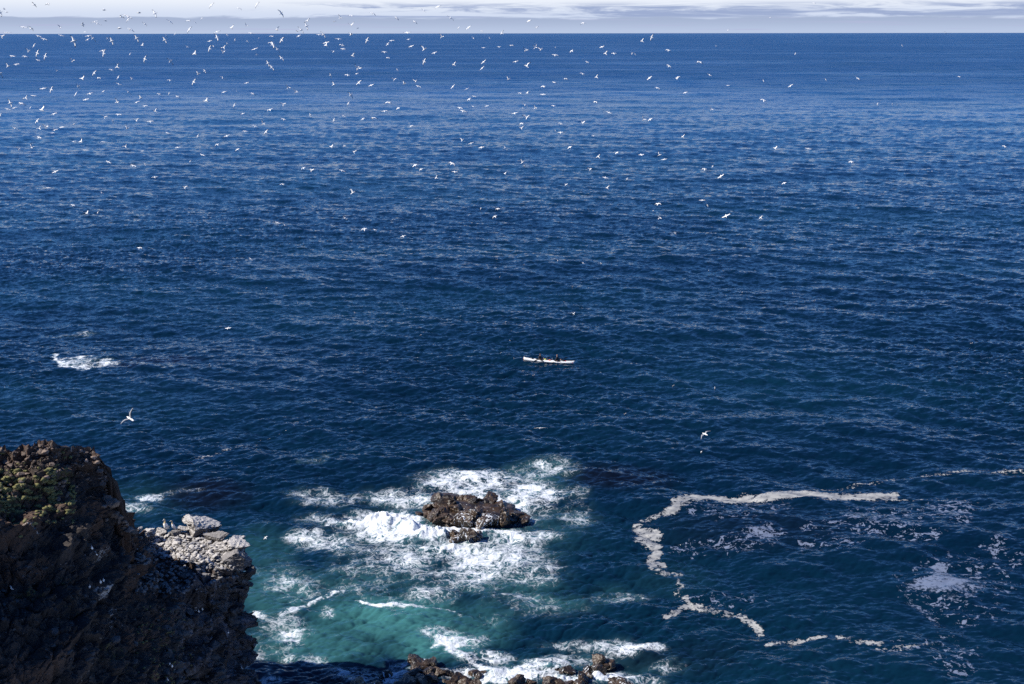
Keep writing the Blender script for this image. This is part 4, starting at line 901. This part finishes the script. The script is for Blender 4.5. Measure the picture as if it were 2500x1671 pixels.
for i in range(NS):
    u = -1 + 2 * i / (NS - 1); wd, dk, kl = hull_station(u); x = u * hl
    for k in range(NSG):
        a_ = 2 * math.pi * k / NSG; cy = math.cos(a_); sy = math.sin(a_)
        z = dk * .55 + (dk * .45 + .05 * (1 - abs(cy))) * sy if sy >= 0 else dk * .55 + (dk * .55 - kl) * sy
        hv.append((x, wd * (abs(cy) ** .8) * (1 if cy > 0 else -1), z))
for i in range(NS - 1):
    for k in range(NSG):
        a0, a1 = i * NSG + k, i * NSG + (k + 1) % NSG; hf.append((a0, a0 + NSG, a1 + NSG, a1))
hf.append(tuple(range(NSG))); hf.append(tuple((NS - 1) * NSG + k for k in range(NSG))[::-1])
mesh_obj('hull', hv, hf, M_hull, kay, True)
def tube(pts, r, seg=8, close=False):
    pts = [Vector(p) for p in pts]; vs, fs = [], []
    for i, p in enumerate(pts):
        a_ = pts[i - 1] if i or close else p; b2 = pts[(i + 1) % len(pts)] if i < len(pts) - 1 or close else p
        d = (b2 - a_).normalized(); u = d.orthogonal().normalized() if abs(d.z) > .9 else Vector((0, 0, 1)).cross(d).normalized(); v_ = d.cross(u)
        rr_ = r[i] if isinstance(r, (list, tuple)) else r
        for k in range(seg):
            t_ = 2 * math.pi * k / seg; vs.append(p + u * rr_ * math.cos(t_) + v_ * rr_ * math.sin(t_))
    n = len(pts)
    for i in range(n if close else n - 1):
        j = (i + 1) % n
        for k in range(seg): fs.append((i * seg + k, i * seg + (k + 1) % seg, j * seg + (k + 1) % seg, j * seg + k))
    if not close: fs.append(tuple(range(seg))[::-1]); fs.append(tuple((n - 1) * seg + k for k in range(seg)))
    return vs, fs
def box(c, s, rz=0.0):
    import itertools
    v = [Vector((x * s[0] / 2, y * s[1] / 2, z * s[2] / 2)) for x, y, z in itertools.product((-1, 1), repeat=3)]
    m_ = Matrix.Rotation(rz, 3, 'Z'); v = [m_ @ q_ + Vector(c) for q_ in v]
    return v, [(0, 1, 3, 2), (4, 6, 7, 5), (0, 4, 5, 1), (2, 3, 7, 6), (0, 2, 6, 4), (1, 5, 7, 3)]
xs = lambda zx: (zx - (255 + 2110) / 2) / (2110 - 255) * Kl      # zoomed photo x to hull x
seats = [xs(850), xs(1462)]
for s in seats:
    ring = [(s + .05 + .40 * math.cos(a_), .25 * math.sin(a_), .285) for a_ in np.linspace(0, 2 * math.pi, 20, endpoint=False)]
    mesh_obj('cockpit_coaming', *tube(ring, .022, 6, True), M_deckk, kay)
    disc = [(s + .05 + .39 * math.cos(a_), .24 * math.sin(a_), .282) for a_ in np.linspace(0, 2 * math.pi, 20, endpoint=False)] + [(s, 0, .34)]
    mesh_obj('spray_skirt', disc, [(i, (i + 1) % 20, 20) for i in range(20)], M_deckk, kay)
v, f_ = box((-hl - .01, 0, .14), (.10, .03, .26)); mesh_obj('rudder', v, f_, M_org, kay, False)
v, f_ = tube([(-hl + .05, 0, .36), (-hl + .04, 0, .60)], .012); mesh_obj('stern_mast', v, f_, M_gear, kay)
v, f_ = tube([(xs(1290), .08, .24), (xs(1290), .08, .52)], .02); mesh_obj('deck_mast', v, f_, M_gear, kay)
for nm, x_, y_, sz, mt in (('dry_bag', xs(1050), -.05, (.24, .14, .14), M_ylw), ('deck_bag', xs(1130), .02, (.22, .24, .18), M_deckk), ('hatch_cover', xs(1205), 0, (.30, .30, .04), M_org), ('deck_bag', xs(1700), 0, (.30, .26, .16), M_deckk), ('hatch_cover', xs(1775), 0, (.20, .24, .04), M_red), ('hatch_cover', xs(560), 0, (.5, .30, .03), M_deckk), ('paddle_float', xs(745), -.1, (.22, .16, .10), M_deckk)):
    rings = [((x_ + sz[0] * a_, y_, .25 + sz[2] * .5), sz[2] * .5 * b2 + .01, sz[1] * .5 * b2 + .01, (0, 0, 1), (0, 1, 0)) for a_, b2 in ((-.5, .55), (-.42, .92), (-.1, 1), (.2, 1), (.42, .9), (.5, .5))]
    v, f_ = loft(rings, 10); mesh_obj(nm, v, f_, mt, kay)
for s in (-1, 1):
    pts = [(u * hl, s * hull_station(u)[0] * .75, hull_station(u)[1] * .98 + .035) for u in np.linspace(-.92, .92, 30)]
    mesh_obj('deck_line', *tube(pts, .008, 5), M_deckk, kay)
tcu = bpy.data.curves.new('bow_mark', 'FONT'); tcu.body = 'EP'; tcu.size = .17; tcu.extrude = .004; tcu.materials.append(M_red)
tx0 = bpy.data.objects.new('bow_mark_text', tcu); C.objects.link(tx0)
txm = bpy.data.meshes.new_from_object(tx0.evaluated_get(bpy.context.evaluated_depsgraph_get())); bpy.data.objects.remove(tx0)
tx = bpy.data.objects.new('bow_mark', txm); C.objects.link(tx); tx.parent = kay; tx.location = (xs(2010), -.135, .10); tx.rotation_euler = (R(80), 0, R(7))

def person(x, hair, lab, turn):
    base = Kc + Matrix.Rotation(Krz, 3, 'Z') @ Vector((x, 0, .16))
    J = {'pel': (0, 0, .0), 'wa': (.0, 0, .2), 'ch': (.02, 0, .42), 'nk': (.03, 0, .58), 'hd0': (.045, 0, .66), 'hd1': (.055, 0, .76), 'hd2': (.05, 0, .83),
         'ls': (.03, .19, .50), 'le': (.18, .27, .28), 'lw': (.42, .22, .26), 'lh': (.49, .20, .25),
         'rs': (.03, -.19, .50), 're': (.0, -.30, .25), 'rw': (.20, -.30, .20), 'rh': (.27, -.29, .19),
         'lk': (.30, .14, .06), 'la': (.75, .12, -.02), 'rk': (.30, -.14, .06), 'ra': (.75, -.12, -.02)}
    if turn: J.update({'le': (.20, .25, .26), 'lw': (.44, .16, .25), 'lh': (.51, .14, .25), 're': (-.05, -.29, .24), 'rw': (.10, -.31, .14), 'rh': (.17, -.30, .12)})
    rad = {'pel': .13, 'wa': .125, 'ch': .15, 'nk': .055, 'hd0': .06, 'hd1': .088, 'hd2': .07, 'ls': .065, 'le': .048, 'lw': .034, 'lh': .036, 'rs': .065, 're': .048, 'rw': .034, 'rh': .036, 'lk': .07, 'la': .04, 'rk': .07, 'ra': .04}
    E = [('pel', 'wa'), ('wa', 'ch'), ('ch', 'nk'), ('nk', 'hd0'), ('hd0', 'hd1'), ('hd1', 'hd2'), ('ch', 'ls'), ('ls', 'le'), ('le', 'lw'), ('lw', 'lh'), ('ch', 'rs'), ('rs', 're'), ('re', 'rw'), ('rw', 'rh'), ('pel', 'lk'), ('lk', 'la'), ('pel', 'rk'), ('rk', 'ra')]
    for sd in ('l', 'r'):            # five short finger chains closed round the shaft
        hx_, hy_, hz_ = J[sd + 'h']; sg = 1 if sd == 'l' else -1
        for q_ in range(4):
            a_, b2 = f'{sd}f{q_}', f'{sd}g{q_}'
            J[a_] = (hx_ + .035, hy_ + (q_ - 1.5) * .019, hz_ + .015); J[b2] = (hx_ + .045, hy_ + (q_ - 1.5) * .019, hz_ - (.012 + .004 * (q_ % 2)))
            rad[a_] = .009; rad[b2] = .008; E += [(sd + 'h', a_), (a_, b2)]
        J[sd + 't'] = (hx_ + .01, hy_ - sg * .035, hz_ - .025); rad[sd + 't'] = .010; E.append((sd + 'h', sd + 't'))
    J['nose'] = (.145, 0, .755); rad['nose'] = .012; E.append(('hd1', 'nose'))
    names = list(J); idx = {n: i for i, n in enumerate(names)}
    me = bpy.data.meshes.new('person'); me.from_pydata([J[n] for n in names], [(idx[a_], idx[b2]) for a_, b2 in E], []); me.update()
    o = bpy.data.objects.new('person', me); C.objects.link(o)
    md = o.modifiers.new('skin', 'SKIN')
    for n in names: me.skin_vertices[0].data[idx[n]].radius = (rad[n], rad[n] * (1.0 if n not in ('ch', 'wa') else 1.2))
    me.skin_vertices[0].data[idx['pel']].use_root = True
    o.modifiers.new('sub', 'SUBSURF').render_levels = 2; o.modifiers['sub'].levels = 2
    dg = bpy.context.evaluated_depsgraph_get(); me2 = bpy.data.meshes.new_from_object(o.evaluated_get(dg)); o.modifiers.clear(); o.data = me2
    for m_ in (M_suit, M_skin, M_sleeve): me2.materials.append(m_)
    hl_, hr_ = Vector(J['lh']), Vector(J['rh'])
    mi = []
    for p in me2.polygons:
        c = p.center; mi.append(1 if c.z > .60 or (c - hl_).length < .085 or (c - hr_).length < .085 else (2 if (c - Vector(J['ls'])).length < .12 and turn == 0 else 0))
    me2.polygons.foreach_set('material_index', mi); me2.polygons.foreach_set('use_smooth', [True] * len(mi))
    o.location = base; o.rotation_euler = (0, 0, Krz + (R(-25) if turn == 0 else R(-10)))
    tag(o, lab, 'person')
    V, Fc = ico(3); v = V * np.array([.098, .085, .085]) * (1 + .08 * fbm(V[:, 0] * 4, V[:, 1] * 4, V[:, 2] * 4, 2, 3))[:, None] + np.array([.038, 0, .795])
    keep = [f_ for f_ in Fc if not (min(v[k, 0] for k in f_) > .075 and max(v[k, 2] for k in f_) < .83)]
    h_ = mesh_obj('hair', v, keep, hair, o)
    for s in (-1, 1):
        v, f_ = loft([((.125, .032 * s, .775), .010, .013, (0, 0, 1), (0, 1, 0)), ((.137, .032 * s, .775), .006, .008, (0, 0, 1), (0, 1, 0))], 6); mesh_obj('eye', v, f_, M_deckk, o)
    return o, base
def paddle(o, turn, lab):
    m_ = Matrix.Rotation(o.rotation_euler.z, 3, 'Z'); lh, rh = (.49, .20, .25), (.27, -.29, .19)
    if turn: lh, rh = (.51, .14, .25), (.17, -.30, .12)
    a_ = Vector(lh) + Vector((.03, 0, 0)); b2 = Vector(rh) + Vector((.03, 0, 0)); c = (a_ + b2) / 2; d = (a_ - b2).normalized()
    P0 = c - d * 1.05; P1 = c + d * 1.05
    v, f_ = tube([P0 + d * .05, c, P1 - d * .05], .016, 8)
    root = empty('paddle', o.location, o.rotation_euler.z); tag(root, lab, 'paddle')
    mesh_obj('shaft', v, f_, M_deckk, root)
    for s, pe in ((-1, P0), (1, P1)):
        dd_ = d * s; up = Vector((0, 0, 1)); side = dd_.cross(up).normalized()
        rings = [(pe - dd_ * .06 + dd_ * (.46 * q_) - dd_ * .30, w_, .008, (up * (.9) + side * .3).normalized(), (side * .9 - up * .3).normalized()) for q_, w_ in ((0, .02), (.15, .05), (.4, .085), (.7, .09), (.92, .07), (1, .03))]
        v, f_ = loft(rings, 8); mesh_obj('blade', v, f_, M_deckk, root)
pr, _ = person(seats[0], M_hair, 'rear paddler in a black jacket with dark hair, sitting upright and nearer the orange stern', 0)
paddle(pr, 0, 'black paddle held by the rear paddler')
pr2, _ = person(seats[1], plain('short_fair_hair', (0.30, 0.20, 0.15), .8, .1), 'front paddler in a dark jacket with a pale face, nearer the marked bow', 1)
paddle(pr2, 1, 'black paddle held by the front paddler')
